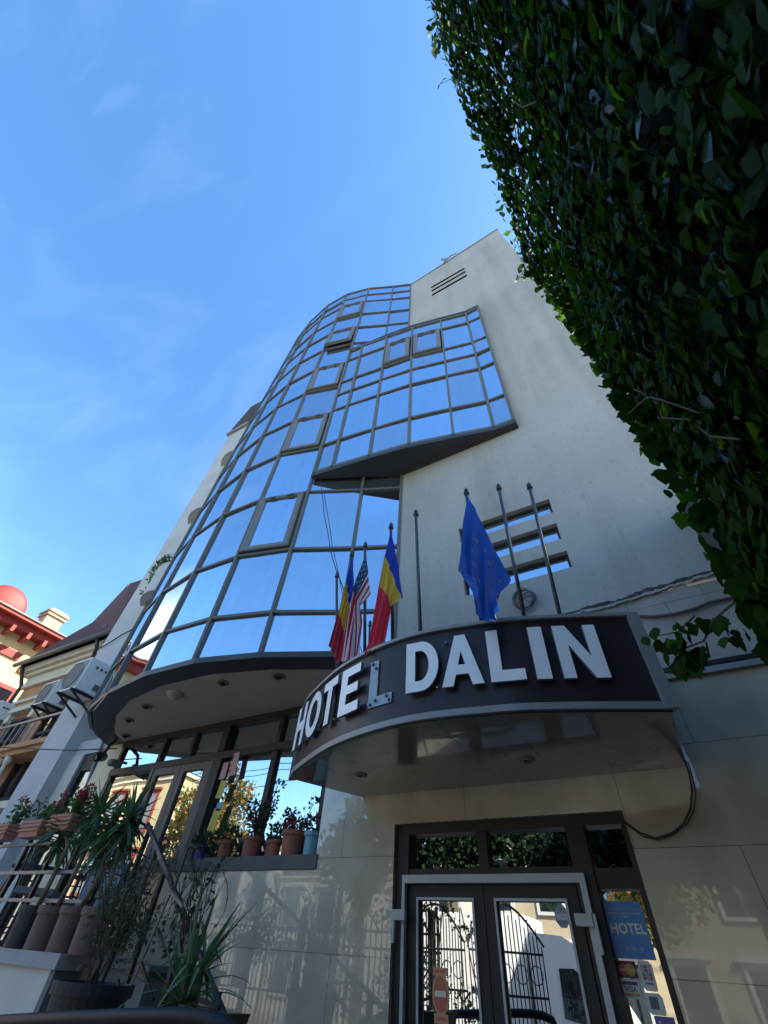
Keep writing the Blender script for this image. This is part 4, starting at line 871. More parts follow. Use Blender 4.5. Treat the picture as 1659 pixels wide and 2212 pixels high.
# chairs and table on the terrace
def chair(x, y, rz, lab):
    t = thing('cafe_chair', (x, y, TZ), lab, 'chair', 'cafe chairs on the terrace')
    R = Matrix.Rotation(rz, 3, 'Z'); T = lambda p: R @ V(p) + V((x, y, TZ))
    for sx in (-1, 1):
        for sy in (-1, 1):
            w = MB(); w.tube([T((sx * .19, sy * .19, .43)), T((sx * .22, sy * .22, 0))], .012, 7); w.build('leg', BLACKM, t)
    w = MB(); w.obox(T((0, 0, .455)), R @ V((.21, 0, 0)), R @ V((0, .21, 0)), V((0, 0, .03))); w.build('seat', mat('grey_cushion', (.20, .21, .21), .9) if 'grey_cushion' not in bpy.data.materials else bpy.data.materials['grey_cushion'], t)
    w = MB(); w.tube([T((-.2, .2, .45)), T((-.2, .25, .85)), T((0, .27, .90)), T((.2, .25, .85)), T((.2, .2, .45))], .013, 7)
    for k in (-.1, 0, .1): w.tube([T((k, .2, .47)), T((k, .262, .88))], .007, 6)
    w.tube([T((-.2, .225, .65)), T((.2, .225, .65))], .008, 6); w.build('backrest', BLACKM, t)
    w = MB(); w.tube([T((-.2, .0, .2)), T((.2, .0, .22))], .007, 6); w.tube([T((-.2, -.19, .3)), T((.2, .19, .1))], .007, 6); w.tube([T((.2, -.19, .3)), T((-.2, .19, .1))], .007, 6); w.build('brace', BLACKM, t)
chair(-6.9, 3.78, 2.4, 'black cafe chair with a grey seat behind the first yucca trunk')
chair(-8.3, 3.85, -.3, 'black cafe chair at the left end of the railing')
chair(-5.75, 4.05, 1.2, 'black cafe chair beside the terrace door, behind the pots')
t = thing('cafe_table', (-7.6, 4.05, TZ), 'round dark cafe table between the terrace chairs', 'table')
w = MB(); w.lathe((-7.6, 4.05, TZ + .70), [(.0001, 0), (.33, 0), (.34, .015), (.33, .03), (.0001, .03)], 24); w.build('tabletop', BLACKPOT, t)
w = MB(); w.tube([(-7.6, 4.05, TZ), (-7.6, 4.05, TZ + .7)], .025, 10); w.lathe((-7.6, 4.05, TZ), [(.0001, .02), (.2, .02), (.22, 0)], 20); w.build('pedestal', BLACKM, t)
w = MB(); w.box(-7.0, -6.97, 4.36, 4.39, TZ, TZ + .8); w.box(-6.3, -6.27, 4.36, 4.39, TZ, TZ + .8); w.box(-6.97, -6.3, 4.36, 4.39, TZ + .25, TZ + .75)
tag(w.build('notice_board', mat('blue_board', (.16, .22, .30), .6)), 'low blue grey notice board beside the terrace door', 'board')

# ------------------------------------------------------------------ plants in front of the steps
bed = thing('planting_bed', (-3.8, 2.7, 0), 'low dark stone planting bed in front of the steps', 'planter')
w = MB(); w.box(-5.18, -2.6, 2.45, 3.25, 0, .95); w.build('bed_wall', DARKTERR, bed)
w = MB(); w.box(-5.2, -2.58, 2.43, 3.27, .952, .985); w.build('coping', CONC, bed)
# spiky plant in an olive planter at the right of the bed
bp_ = at(*spx(528, 2950), 2.62); rr = random.Random(81)
t = thing('spiky_yucca', (bp_.x, 2.62, .985), 'large spiky green yucca in an olive planter by the sill wall', 'yucca')
w = MB(); x_ = bp_.x + .02
vs = [(x_ - .12, 2.47, .985), (x_ + .2, 2.47, .985), (x_ + .2, 2.77, .985), (x_ - .12, 2.77, .985), (x_ - .15, 2.42, 1.385), (x_ + .33, 2.42, 1.405), (x_ + .33, 2.82, 1.405), (x_ - .15, 2.82, 1.385)]
w.add(vs, [(0, 3, 2, 1), (0, 1, 5, 4), (1, 2, 6, 5), (2, 3, 7, 6), (3, 0, 4, 7), (4, 5, 6, 7)]); w.build('planter', OLIVEPOT, t)
lv = MB(); c = V((bp_.x, 2.62, 1.42))
for (tx, ty, dr, wd) in ((498, 2700, .0, .013), (470, 2720, .02, .012), (515, 2660, .05, .012), (640, 2605, .12, .015), (628, 2640, .1, .014), (700, 2640, .25, .016), (690, 2690, .3, .015), (560, 2700, .05, .014), (590, 2690, .08, .014), (580, 2640, .05, .012), (455, 2880, .3, .012), (650, 2850, .5, .015), (640, 2885, .6, .014), (395, 2950, .7, .014), (430, 2965, .8, .014), (660, 2880, 1.6, .016), (545, 2660, .1, .013), (610, 2720, .15, .014), (520, 2780, .02, .014), (535, 2800, .02, .014)):
    e = at(*spx(tx, ty), 2.62 + rr.uniform(-.2, .2)); d = e - c; L = d.length
    blade(lv, c, d.normalized() + V((0, 0, dr * .4)), L * 1.04, wd * 1.15, dr, rr, 0, 7)
rosette(lv, c, 16, .55, .014, rr, .9, .15, 1.3)
# side crown that droops
sc = at(*spx(590, 2830), 2.66); rosette(lv, sc, 18, .34, .016, rr, 1.4, -.3, 1.2)
lv.build('leaves', YUC2, t, recalc=False)
w = MB(); w.tube([(bp_.x + .06, 2.66, 1.42), sc - V((.02, 0, .15)), sc], [.03, .028, .024], 9); w.build('trunk', YTRUNK, t, smooth=True)
# dark tub with a bare branching shrub
tp = at(*spx(262, 2925), 2.75); rr = random.Random(90)
t = thing('bare_shrub', (tp.x, 2.75, .985), 'nearly bare thin stemmed shrub in a dark round tub', 'shrub')
w = MB(); w.lathe((tp.x, 2.75, .985), [(.0001, 0), (.19, 0), (.235, .40), (.255, .40), (.26, .46), (.235, .46), (.225, .42), (.0001, .42)], 28); w.build('tub', BLACKPOT, t)
w = MB(); lf = MB()
for k in range(13):
    a = rr.uniform(0, 2 * PI); q = V((tp.x + rr.uniform(-.06, .06), 2.75 + rr.uniform(-.06, .06), 1.39)); pts = [q]; d = V((math.cos(a) * .4, math.sin(a) * .25, 1)).normalized(); L = rr.uniform(.35, .75)
    for s_ in range(6): d = (d + rvec(rr) * .16).normalized(); q = q + d * (L / 6); pts.append(q)
    w.tube(pts, [.006, .0055, .005, .0045, .004, .003, .002], 5)
    for p in pts[3:]:
        if rr.random() < .75: clump(lf, p, (.06, .05, .05), 9, .038, rr, 0, wid=.45)
w.build('stems', STEM, t); lf.build('leaves', DARKLEAF, t, recalc=False)
# bushy dark trailing plant between the pots and the rail
rr = random.Random(95)
t = thing('trailing_shrub', (-4.6, 3.2, TZ), 'dark fine leaved bush spilling over the terrace corner by the pots', 'shrub')
sm = MB(); lf = MB()
for k in range(48):
    x = rr.uniform(600, 960); y = rr.uniform(620, 1230)
    if x < 700 and y > 1150: y -= 200
    p = at(*c2(x, y), rr.uniform(3.02, 3.3)); clump(lf, p, (.11, .08, .10), 30, .036, rr, 0, wid=.4, shell=.1)
for k in range(26):
    p = at(*c2(rr.uniform(600, 900), rr.uniform(1050, 1250)), 3.2); q = at(*c2(rr.uniform(560, 1000), rr.uniform(560, 900)), rr.uniform(3.0, 3.2)); m_ = p.lerp(q, .5) + rvec(rr) * .06
    sm.tube([p, m_, q], [.006, .005, .003], 5)
sm.build('stems', STEM, t); lf.build('leaves', DARKLEAF, t, recalc=False)
w = potmesh((at(*c2(760, 1150), 3.22).x, 3.22, 1.3), .12, .15, .24); 
# sticks of the trellis
tl = thing('trellis', (-3.7, 3.0, .98), 'crossed wooden plant sticks carrying a thin climbing vine', 'trellis')
for (a, b, ww, m_) in (((1030, 875), (860, 1275), .014, WOODST), ((860, 1275), (735, 1570), .013, WOODST), ((1030, 845), (1110, 945), .016, WOODST), ((850, 1270), (930, 1510), .018, DKFRAME), ((955, 1080), (1010, 1210), .016, DKFRAME), ((1140, 590), (1060, 830), .016, STEM), ((715, 1390), (745, 1560), .016, DKFRAME), ((1190, 1500), (1330, 1560), .02, DKFRAME)):
    w = MB(); w.bar(at(*c2(*a), 2.95), at(*c2(*b), 2.9), ww, ww); w.build('stick', m_, tl)
vn = thing('climbing_vine', (-3.4, 3.0, .98), 'thin bare vine tangled on the crossed plant sticks', 'vine'); sm = MB(); lf = MB(); rr = random.Random(99)
for k in range(34):
    x = rr.uniform(980, 1180); y = rr.uniform(1050, 1300); q = at(*c2(x, y), 3.1); pts = [q]; d = V((rr.uniform(-.3, .25), rr.uniform(-.1, .1), 1)).normalized()
    for s_ in range(7): d = (d + rvec(rr) * .38).normalized(); q = q + d * .075; pts.append(q)
    sm.tube(pts, .0032, 4)
    for p in pts:
        if rr.random() < .5: sleaf(lf, p, rvec(rr), rvec(rr), rr.uniform(.03, .065), .6)
sm.build('stems', STEM, vn); lf.build('leaves', DARKLEAF, vn, recalc=False)
# black barrier tube close to the camera
b1 = [at(*spx(-90, 3005), 1.9), at(*spx(200, 2990), 1.9), at(*spx(420, 2984), 1.9), at(*spx(520, 2984), 1.9), at(*spx(595, 2990), 1.9), at(*spx(650, 3006), 1.9), at(*spx(690, 3042), 1.9)]
e = b1[-1]; b1 += [e + V((.03, 0, -.07)), e + V((.04, 0, -.2)), V((e.x + .04, e.y, 0))]
s = b1[0]; b1 = [V((s.x - .1, s.y, 0)), s + V((-.1, 0, -.1)), s + V((-.07, 0, -.03))] + b1
w = MB(); w.tube(b1, .031, 14); tag(w.build('barrier_rail', BLACKRAIL, smooth=True), 'glossy black tubular barrier with a rounded corner at the bottom left', 'barrier')

# ------------------------------------------------------------------ air conditioners
def aircon(p, wdt, dep, hgt, lab, face='y'):
    t = thing('air_conditioner', p, lab, 'air conditioner', 'air conditioner units on the walls'); x, y, z = p
    w = MB(); w.box(x, x + wdt, y - dep, y, z, z + hgt); w.build('casing', ACW, t)
    w = MB(); w.lathe((0, 0, 0), [(.0001, 0), (hgt * .40, 0), (hgt * .42, .01)], 24); w.v = [V((x + wdt * .4 + q.x, y - dep - .004 - q.z, z + hgt * .5 + q.y)) for q in w.v]; w.build('fan_grille', ACG, t)
    w = MB(); w.box(x + .03, x + wdt - .03, y - dep - .003, y - dep + .001, z + .03, z + hgt - .03); w.build('front_panel', mat('ac_front', (.20, .20, .19), .6) if 'ac_front' not in bpy.data.materials else bpy.data.materials['ac_front'], t)
    w = MB()
    for k in range(3): w.box(x + wdt + .001, x + wdt + .006, y - dep * (.25 + .2 * k) - .02, y - dep * (.25 + .2 * k) + .03, z + hgt * .72, z + hgt * .8)
    w.box(x + wdt + .001, x + wdt + .02, y - dep * .4, y - dep * .15, z + hgt * .12, z + hgt * .3); w.build('service_panel', ACG, t)
    for xx in (x + .08, x + wdt - .1): w = MB(); w.box(xx, xx + .04, y - dep - .04, y + .1, z - .045, z - .002); w.bar((xx + .02, y - dep, z - .03), (xx + .02, y + .08, z - .3), .03, .03); w.build('bracket', BLACKM, t)
aircon((-9.82, 4.36, 4.93), .62, .5, .62, 'largest white air conditioner on the grey flank wall beside the glass bay')
p = at(96, 1540, 4.9); aircon((p.x + .1, 4.95, p.z), .62, .44, .52, 'white air conditioner on the orange house beside its drainpipe')
p = at(-40, 1582, 4.9); aircon((p.x, 4.95, p.z), .85, .36, .58, 'air conditioner cut by the left picture edge above the orange house balcony')
w = MB(); w.tube([at(258, 1525, 4.6), at(228, 1585, 4.6), at(190, 1690, 4.6), at(152, 1790, 4.6)], .03, 8); tag(w.build('flank_shade_line', GREYRAIL, smooth=True), 'grey tube standing in for the shade line down the flank wall corner', 'shade line')  # tube drawn along the pilaster corner in place of its shade line
w = MB(); w.tube([at(-40, 1612, 4.2), at(60, 1617, 4.2), at(150, 1621, 4.2), at(252, 1617, 4.25)], .009, 6); tag(w.build('overhead_cable', CABLE, smooth=True), 'thin black cable crossing level in front of the orange house', 'cable')
w = MB(); w.tube([at(218, 1400, 4.35), at(262, 1372, 4.35), at(300, 1352, 4.35), at(315, 1335, 4.35)], .014, 6); tag(w.build('wall_cable', CABLE, smooth=True), 'black cable slanting up the grey flank wall from the orange house gutter', 'cable')
# balcony greenery
rr = random.Random(120); t = thing('balcony_plant', (-9.0, 4.0, 7.6), 'straggly green plant growing over the lowest flank balcony', 'plant'); lf = MB(); sm = MB()
for k in range(16):
    p = at(315 + 44 * k / 15 + rr.uniform(-5, 5), 1285 - 85 * k / 15 + rr.uniform(-7, 7), 4.22); clump(lf, p, (.13, .09, .14), 22, .09, rr, 0, shell=.1); sm.tube([p - V((0, -.2, .3)), p], .008, 4)
sm.build('stems', STEM, t); lf.build('leaves', GERAN, t, recalc=False)

# ------------------------------------------------------------------ orange house
oh = thing('orange_house', (-13.5, 6, 0), 'orange rendered old house with a cream cornice and a maroon roof', 'house')
YO = 5.0
eL = at(36, 1444, 4.6); zE = at(140, 1401, 4.6).z; XL = eL.x + .3; oh.location.x = -12.8; WL[oh.name] = V((-12.8, 6, 0))
w = MB(); w.box(XL, -10.6, YO, 10, 0, zE - .1); w.build('wall', ORANGE, oh)
w = MB()
for k, (d, z0, z1) in enumerate(((.10, -.62, -.50), (.06, -.50, -.30), (.16, -.298, -.20), (.26, -.198, -.02))): w.box(XL - d, -10.58, YO - d, YO - .001, zE + z0, zE + z1)
w.box(XL - .05, -10.58, YO - .05, YO - .001, zE - 1.05, zE - .97); w.build('cornice', ORNCREAM, oh)
w = MB(); w.tube([(XL - .4, YO - .46, zE - .03), (-10.55, YO - .46, zE - .03)], .06, 8); w.build('gutter', mat('gutter_brown', (.13, .11, .095), .5), oh, smooth=True)
w = MB(); w.tube([(XL - .1, YO - .36, zE), (XL - .1, YO - .33, zE - .15), (XL - .05, YO - .1, zE - .55), (XL - .05, YO - .1, zE - .9), (XL - .07, YO - .1, 0)], .05, 8); w.build('downpipe', BLACKM, oh, smooth=True)
pk = at(278, 1261, 6.6); kk = at(200, 1344, 6.6)
R0 = V((XL - .4, YO - .4, zE + .03)); R1 = V((-10.5, YO - .4, zE + .03)); R2 = V((-10.5, pk.y, pk.z - .1)); 
w = MB(); w.add([R0, R1, (-10.4, 6.6, pk.z - .6), pk, kk, (XL - .4, 10, zE + .03), (-10.4, 10, zE + .03), (-12.6, 9.4, pk.z - .5)], [(0, 1, 2, 3, 4), (0, 4, 7, 5), (4, 3, 7), (3, 2, 6, 7), (5, 7, 6)])
w.build('roof', ROOFMAT, oh, recalc=True)
w = MB(); w.tube([at(247, 1352, 5.3) + V((0, 0, .05)), at(264, 1332, 5.5), at(268, 1300, 6.2), at(279, 1262, 6.5)][1:], .035, 6); w.tube([at(183, 1393, 4.9), at(225, 1352, 5.4), at(264, 1332, 5.9)], .025, 6); w.build('roof_flashing', ALU, oh)
def sash_window(par, x0, x1, z0, z1, y, hood=True, frame=BRFRAME, glass=DARKGLASS, hoodm=ORNCREAM):
    f = MB(); d = .07; t_ = .08
    f.box(x0, x0 + t_, y - d, y + .02, z0, z1); f.box(x1 - t_, x1, y - d, y + .02, z0, z1); f.box(x0 + t_, x1 - t_, y - d, y + .02, z1 - t_, z1); f.box(x0 + t_, x1 - t_, y - d, y + .02, z0, z0 + t_); f.box((x0 + x1) / 2 - .035, (x0 + x1) / 2 + .035, y - d * .9, y + .02, z0 + t_, z1 - t_)
    f.box(x0 + t_, x1 - t_, y - d * .8, y + .02, z0 + (z1 - z0) * .7, z0 + (z1 - z0) * .7 + .06)
    o = f.build('window', frame, par); MB().quad((x0, y - .012, z0), (x1, y - .012, z0), (x1, y - .012, z1), (x0, y - .012, z1)).build('pane', glass, o)
    if hood:
        h = MB(); h.box(x0 - .18, x1 + .18, y - .2, y, z1 + .12, z1 + .24); h.box(x0 - .12, x1 + .12, y - .12, y, z1 + .241, z1 + .32); h.box(x0 - .2, x0 - .02, y - .16, y, z1 - .1, z1 + .119); h.box(x1 + .02, x1 + .2, y - .16, y, z1 - .1, z1 + .119); h.build('hood_mould', hoodm, o)
for (x0, x1) in ((XL + .75, XL + 1.65), (XL + 2.35, XL + 3.25)): sash_window(oh, x0, x1, 3.5, zE - 1.55, YO, frame=BROWNSLAT)
bz = at(60, 1602, 4.55).z; BX = at(97, 1611, 4.55).x; bh = at(60, 1560, 4.55).z - bz; bal = MB(); bal.box(XL - .35, BX, YO - .45, YO - .001, bz - .22, bz); bal.box(XL - .45, BX + .1, YO - .52, YO - .451, bz - .12, bz - .02); balo = bal.build('balcony', ORANGE, oh)
w = MB(); w.box(XL - .35, BX, YO - .45, YO - .40, bz + bh, bz + bh + .05); w.box(BX - .06, BX, YO - .40, YO - .05, bz + bh, bz + bh + .05)
for k in range(13): w.box(XL - .25 + .27 * k, XL - .22 + .27 * k, YO - .44, YO - .42, bz, bz + bh)
w.build('balcony_rail', GREYRAIL, balo)
w = MB()
for k in range(10): w.lathe((XL - .2 + .33 * k, YO - .39, bz - 1.1), [(.05, 0), (.09, .12), (.1, .28), (.05, .55), (.04, .7), (.08, .78), (.08, .87)], 10)
w.box(XL - .35, BX, YO - .46, YO - .32, bz - 1.22, bz - 1.10); w.build('baluster', ORNCREAM, balo)
xd = at(133, 1545, YO - .1).x; w = MB(); w.tube([(xd + .25, YO - .42, zE - .1), (xd + .2, YO - .3, zE - .3), (xd, YO - .1, zE - 1.0), (xd, YO - .1, .2)], .045, 8); w.build('dark_drainpipe', BLACKM, oh, smooth=True)

# ------------------------------------------------------------------ yellow house, its wall turned to the sun
yh = thing('yellow_house', (-23, 8, 0), 'tall sunlit yellow house with red eaves, red bands and a pale chimney', 'house')
XY = -20.0
P = lambda x, y, X=XY: atx(x, y, X)
y0_, y1_ = .5, P(185, 1440).y
w = MB(); w.box(-30, XY, y0_, y1_, 0, P(60, 1370).z); w.build('wall', YELLOWR, yh)
ez = P(70, 1327, XY + .75)
w = MB(); w.box(-30.8, XY + .75, y0_ - .6, y1_ + .35, ez.z - .30, ez.z - .18); w.box(-30.5, XY + .45, y0_ - .3, y1_ + .1, ez.z - .55, ez.z - .301); w.build('eaves', REDTRIM, yh)
w = MB(); w.box(-30.8, XY + .80, y0_ - .65, y1_ + .40, ez.z - .179, ez.z - .12); w.build('gutter', mat('gutter_grey', (.22, .20, .17), .6), yh)
w = MB(); w.add([(-30.8, y0_ - .6, ez.z - .1), (XY + .75, y0_ - .6, ez.z - .1), (XY + .75, y1_ + .35, ez.z - .1), (-30.8, y1_ + .35, ez.z - .1), (-27, 4, ez.z + .35), (-24, 4, ez.z + .35)], [(0, 1, 5, 4), (1, 2, 5), (2, 3, 4, 5), (3, 0, 4)]); w.build('roof', REDTRIM, yh)
w = MB()
for (a, b, h) in (((-30, 1380), (45, 1417), .22), ((45, 1440), (92, 1462), .22)):
    A, B = P(*a), P(*b); zc = (A.z + B.z) / 2; w.box(XY + .001, XY + .07, A.y, B.y, zc - h, zc + .05)
w.build('red_band', REDTRIM, yh)
A = P(4, 1475); w = MB(); w.box(XY + .001, XY + .1, A.y - .8, A.y + .62, A.z - 1.5, A.z - .02); wf = w.build('window', REDTRIM, yh)
MB().box(XY + .101, XY + .11, A.y - .66, A.y + .46, A.z - 1.36, A.z - .16).build('pane', DARKGLASS, wf)
for k in range(6): w = MB(); yk = P(60, 1370).y - 1.4 + .62 * k; w.box(XY + .001, XY + .65, yk, yk + .12, ez.z - .80, ez.z - .56); w.build('eaves_bracket', REDTRIM, yh)
w = MB(); w.bar(P(62, 1436), P(112, 1402, XY + .7), .07, .07); w.build('eaves_bracket', REDTRIM, yh)
A = atx(105, 1348, XY - 1.2); w = MB(); w.box(A.x - .35, A.x + .35, A.y - .35, A.y + .35, ez.z - .2, A.z + .35); w.box(A.x - .42, A.x + .42, A.y - .42, A.y + .42, A.z + .20, A.z + .28); w.box(A.x - .44, A.x + .44, A.y - .44, A.y + .44, A.z + .352, A.z + .45); w.box(A.x - .36, A.x + .36, A.y - .36, A.y + .36, A.z + .452, A.z + .55); w.build('chimney', mat('chimney_render', (.42, .35, .23), .85, noise=.15, nscale=5), yh)
A = atx(8, 1306, XY - .6)
w = MB(); w.lathe((0, 0, 0), [(1.02, -.2), (1.02, .05), (.98, .3), (.8, .62), (.5, .84), (.0001, .95)], 28); w.v = [V((A.x + q.z * .25, A.y + q.x * .78, A.z + q.y * .78)) for q in w.v]; w.build('dormer_dome', REDTRIM, yh, smooth=True)

# ------------------------------------------------------------------ ivy on the wall at the right
ivw = thing('garden_wall', (.95, -1, 0), 'garden wall at the right completely hidden under dark ivy, plus an added unseen end that blocks light', 'wall')
w = MB(); yz = [(-4.0, 0), (1.42, 0), (1.36, 5.85), (.2, 6.02), (-4.0, 8.3)]; w.add([(.74, y, z) for y, z in yz] + [(1.15, y, z) for y, z in yz], [(0, 1, 2, 3, 4), (9, 8, 7, 6, 5)] + [(i, (i + 1) % 5, 5 + (i + 1) % 5, 5 + i) for i in range(5)]); w.build('masonry', mat('dark_masonry', (.06, .055, .05), .95, noise=.3, nscale=4), ivw)
w = MB(); w.box(1.04, 1.4, 1.46, 3.99, 0, 5.0); w.build('masonry', bpy.data.materials['dark_masonry'], ivw)  # added unseen end of the wall, keeps sky light off the right wall
ivy = thing('ivy', (.6, -1, 0), 'mass of dark green ivy covering the wall on the right', 'climbing plant')
rr = random.Random(11); lf = MB()
def nz(x, y, z):
    return (math.sin(3.1 * y + 1.3 * z) + math.sin(2.3 * z - 1.7 * y + 1) + math.sin(5.3 * y + 4.1 * z + 2) * .6 + math.sin(8.9 * z - 6.1 * y) * .4) * .33
def endy(z):               # where the ivy mass ends towards the hotel
    return 1.46 + (.0 if z > 4.6 else (4.6 - z) * .17)
def topz(y): return 6.0 + (.0 if y > .3 else (.3 - y) * .55)
def add_ivy(p, out, s, bright=0.):
    tip = (V((0, 0, -1)) + out * .35 + rvec(rr) * .45).normalized(); n = (out + V((0, 0, .35)) + rvec(rr) * .55).normalized()
    q = rr.random(); mi = 0 if q > .16 + bright else (2 if q < .003 else 1)
    if mi == 0 and rr.random() < .13: mi = 3
    leaf(lf, p, tip, n, s * (1.1 if q > .5 else 1), rr.uniform(.85, 1.1), mi, rr.uniform(.02, .2), 1 if rr.random() < .5 else 0)
for k in range(31000):      # face towards the camera side (-x)
    z = rr.uniform(2.15, 7.6); y = rr.uniform(-2.6, 1.95)
    if y > endy(z) + nz(1, y, z * 1.7) * .06 or z > topz(y) + nz(0, y * 1.6, z) * .14: continue
    bulge = .07 * nz(0, y, z) + (.10 if z > 5.0 else 0) * (z - 5.0) 
    x = .52 - bulge + abs(rr.gauss(0, .075)) - .03
    add_ivy(V((x, y, z)), V((-1, .15, -.1)), rr.uniform(.042, .084), .06 if nz(2, y * .8, z * .7) > .25 else -.08)
for k in range(4600):       # end of the mass facing the hotel
    z = rr.uniform(2.35, 6.1); x = rr.uniform(.45, 1.4); y = endy(z) + nz(1, x * 2, z * 1.7) * .06 - abs(rr.gauss(0, .07)) - (x - .5) * .05
    add_ivy(V((x, y, z)), V((-.3, 1, 0)), rr.uniform(.05, .11), 0)
for k in range(2600):       # crest
    y = rr.uniform(-2.6, 1.5); x = rr.uniform(.42, 1.2); z = topz(y) + nz(x, y * 1.6, 0) * .15 + abs(rr.gauss(0, .06))
    add_ivy(V((x, y, z)), V((-.3, 0, 1)), rr.uniform(.05, .10), .1)
for k in range(900):        # ragged stragglers along the outline
    if rr.random() < .5: y = rr.uniform(-2.0, 1.5); p = V((.45 + rr.uniform(-.1, .2), y, topz(y) + rr.uniform(.0, .30)))
    else: z = rr.uniform(2.5, 6.0); p = V((.5 + rr.uniform(-.05, .3), endy(z) + rr.uniform(-.02, .16), z))
    add_ivy(p, V((-.5, .5, .2)), rr.uniform(.045, .09), .1)
def spray(pts, n, s0, s1, spread=.05, r0=.006, br=0.):
    pts = [V(p) for p in pts]; vine.tube(pts, [r0 * (1 - .6 * i / (len(pts) - 1)) for i in range(len(pts))], 5)
    for k in range(n):
        t_ = rr.uniform(.1, 1) * (len(pts) - 1); i = min(int(t_), len(pts) - 2); p = pts[i].lerp(pts[i + 1], t_ - i) + rvec(rr) * spread
        add_ivy(p, rvec(rr) * .6 + V((-.4, -.2, .2)), rr.uniform(s0, s1), br)
vine = MB()
D_ = 2.05
def sp_(x, y, d=D_): return CAM + ray(x, y) * d
spray([sp_(1600, 1290, 2.4), sp_(1540, 1340, 2.4), sp_(1520, 1385, 2.45), sp_(1480, 1400, 2.5), sp_(1440, 1400, 2.55), sp_(1395, 1370, 2.6)], 28, .05, .085, .05)
spray([sp_(1480, 1395, 2.5), sp_(1470, 1425, 2.5), sp_(1490, 1436, 2.5)], 12, .07, .10, .03); spray([sp_(1560, 1340, 2.4), sp_(1575, 1375, 2.4)], 5, .05, .08, .03); spray([sp_(1500, 1330, 2.45), sp_(1465, 1365, 2.5), sp_(1410, 1375, 2.55)], 10, .045, .08, .04)
spray([sp_(1640, 1280, 2.4), sp_(1650, 1330, 2.4), sp_(1640, 1365, 2.4)], 16, .05, .08, .05)
spray([sp_(1012, 140, 5.2), sp_(985, 165, 5.2), sp_(950, 182, 5.2)], 9, .04, .07, .06, .004, .5)
spray([sp_(955, 30, 5.5), sp_(940, 75, 5.4), sp_(960, 100, 5.4)], 26, .05, .09, .08); spray([sp_(985, 90, 5.4), sp_(975, 40, 5.4), sp_(965, 5, 5.4)], 50, .06, .1, .14)
spray([sp_(1120, 500, 4.9), sp_(1118, 525, 4.8), sp_(1124, 548, 4.8)], 12, .05, .08, .04, .004, .5); spray([sp_(1150, 560, 4.8), sp_(1128, 590, 4.6), sp_(1120, 602, 4.6)], 6, .04, .06, .03, .003, .6)
spray([sp_(1215, 640, 4.0), sp_(1195, 665, 4.0)], 6, .035, .05, .03, .003, .6); spray([sp_(1255, 700, 3.6), sp_(1238, 712, 3.6)], 6, .035, .05, .03, .003, .6)
for k in range(5):
    y = rr.uniform(-1.8, 1.3); z = rr.uniform(2.3, 5); q = V((.47, y, z)); pts = [q]; d = V((0, rr.uniform(-.5, .5), 1)).normalized()
    for s_ in range(6): d = (d + V((0, rr.uniform(-.4, .4), rr.uniform(-.2, .3)))).normalized(); q = q + d * .16; pts.append(V((q.x - rr.uniform(0, .05), q.y, q.z)))
    vine.tube(pts, .0032, 5)
vine.build('vines', STEM, ivy); lf.build('foliage', [IVY1, IVY2, IVY3, IVY4], ivy, recalc=False, smooth=True)

# ------------------------------------------------------------------ the street side, seen in the reflections
# iron fence and gate along y = -3
fence = thing('iron_fence', (-8, -3, 0), 'black wrought iron fence between courtyard and street', 'fence')
w = MB()
for k in range(74):
    x = -15 + .135 * k; w.box(x - .009, x + .009, -3.01, -2.99, .3, 2.35 + .25 * math.sin((x + 15) * 1.2) ** 2)
for z in (.45, 1.2, 1.95, 2.2): w.box(-15, -5.1, -3.012, -2.988, z - .018, z + .018)
w.build('bars', BLACKM, fence)
w = MB()
for x in (-14.9, -11.7, -8.5, -5.3): w.box(x - .06, x + .06, -3.06, -2.94, 0, 2.55)
w.build('post', BLACKM, fence)
w = MB()
for k in range(9):
    x = -14.4 + 1.07 * k; w.tube([(x + .3 * math.cos(a), -3.0, 1.58 + .3 * math.sin(a)) for a in [2 * PI * i / 16 for i in range(17)]], .012, 5); w.tube([(x + .5 * (i / 12 - .5) * 2, -3, 2.2 + .35 * math.sin(PI * i / 12)) for i in range(13)], .015, 5)
w.build('scrolls', BLACKM, fence)
for j, (px_, ang, lab) in enumerate(((-5.9, .15, 'left leaf of the black iron gate standing ajar'), (-3.0, 2.6, 'right leaf of the black iron gate swung into the courtyard'))):
    t = thing('iron_gate', (px_, -3, 0), lab, 'gate', 'leaves of the iron gate'); R = Matrix.Rotation(ang, 3, 'Z'); T = lambda p: R @ V(p) + V((px_, -3, 0)); w = MB()
    for k in range(21): x = .05 + .068 * k; w.tube([T((x, 0, .1)), T((x, 0, 2.1 + .4 * math.sin(PI * k / 20) + (.16 if k % 2 else 0)))], .011, 5)
    for z in (.12, .9, 1.5, 2.0): w.tube([T((0.04, 0, z)), T((1.42, 0, z))], .016, 6)
    w.build('bars', BLACKM, t); w = MB()
    for k in range(5): w.tube([T((.2 + .26 * k + .11 * math.cos(a), 0, 1.75 + .11 * math.sin(a))) for a in [2 * PI * i / 14 for i in range(15)]], .008, 5); 
    w.tube([T((1.42 * i / 16, 0, 2.1 + .55 * math.sin(PI * i / 16))) for i in range(17)], .02, 6); w.build('scrolls', BLACKM, t)
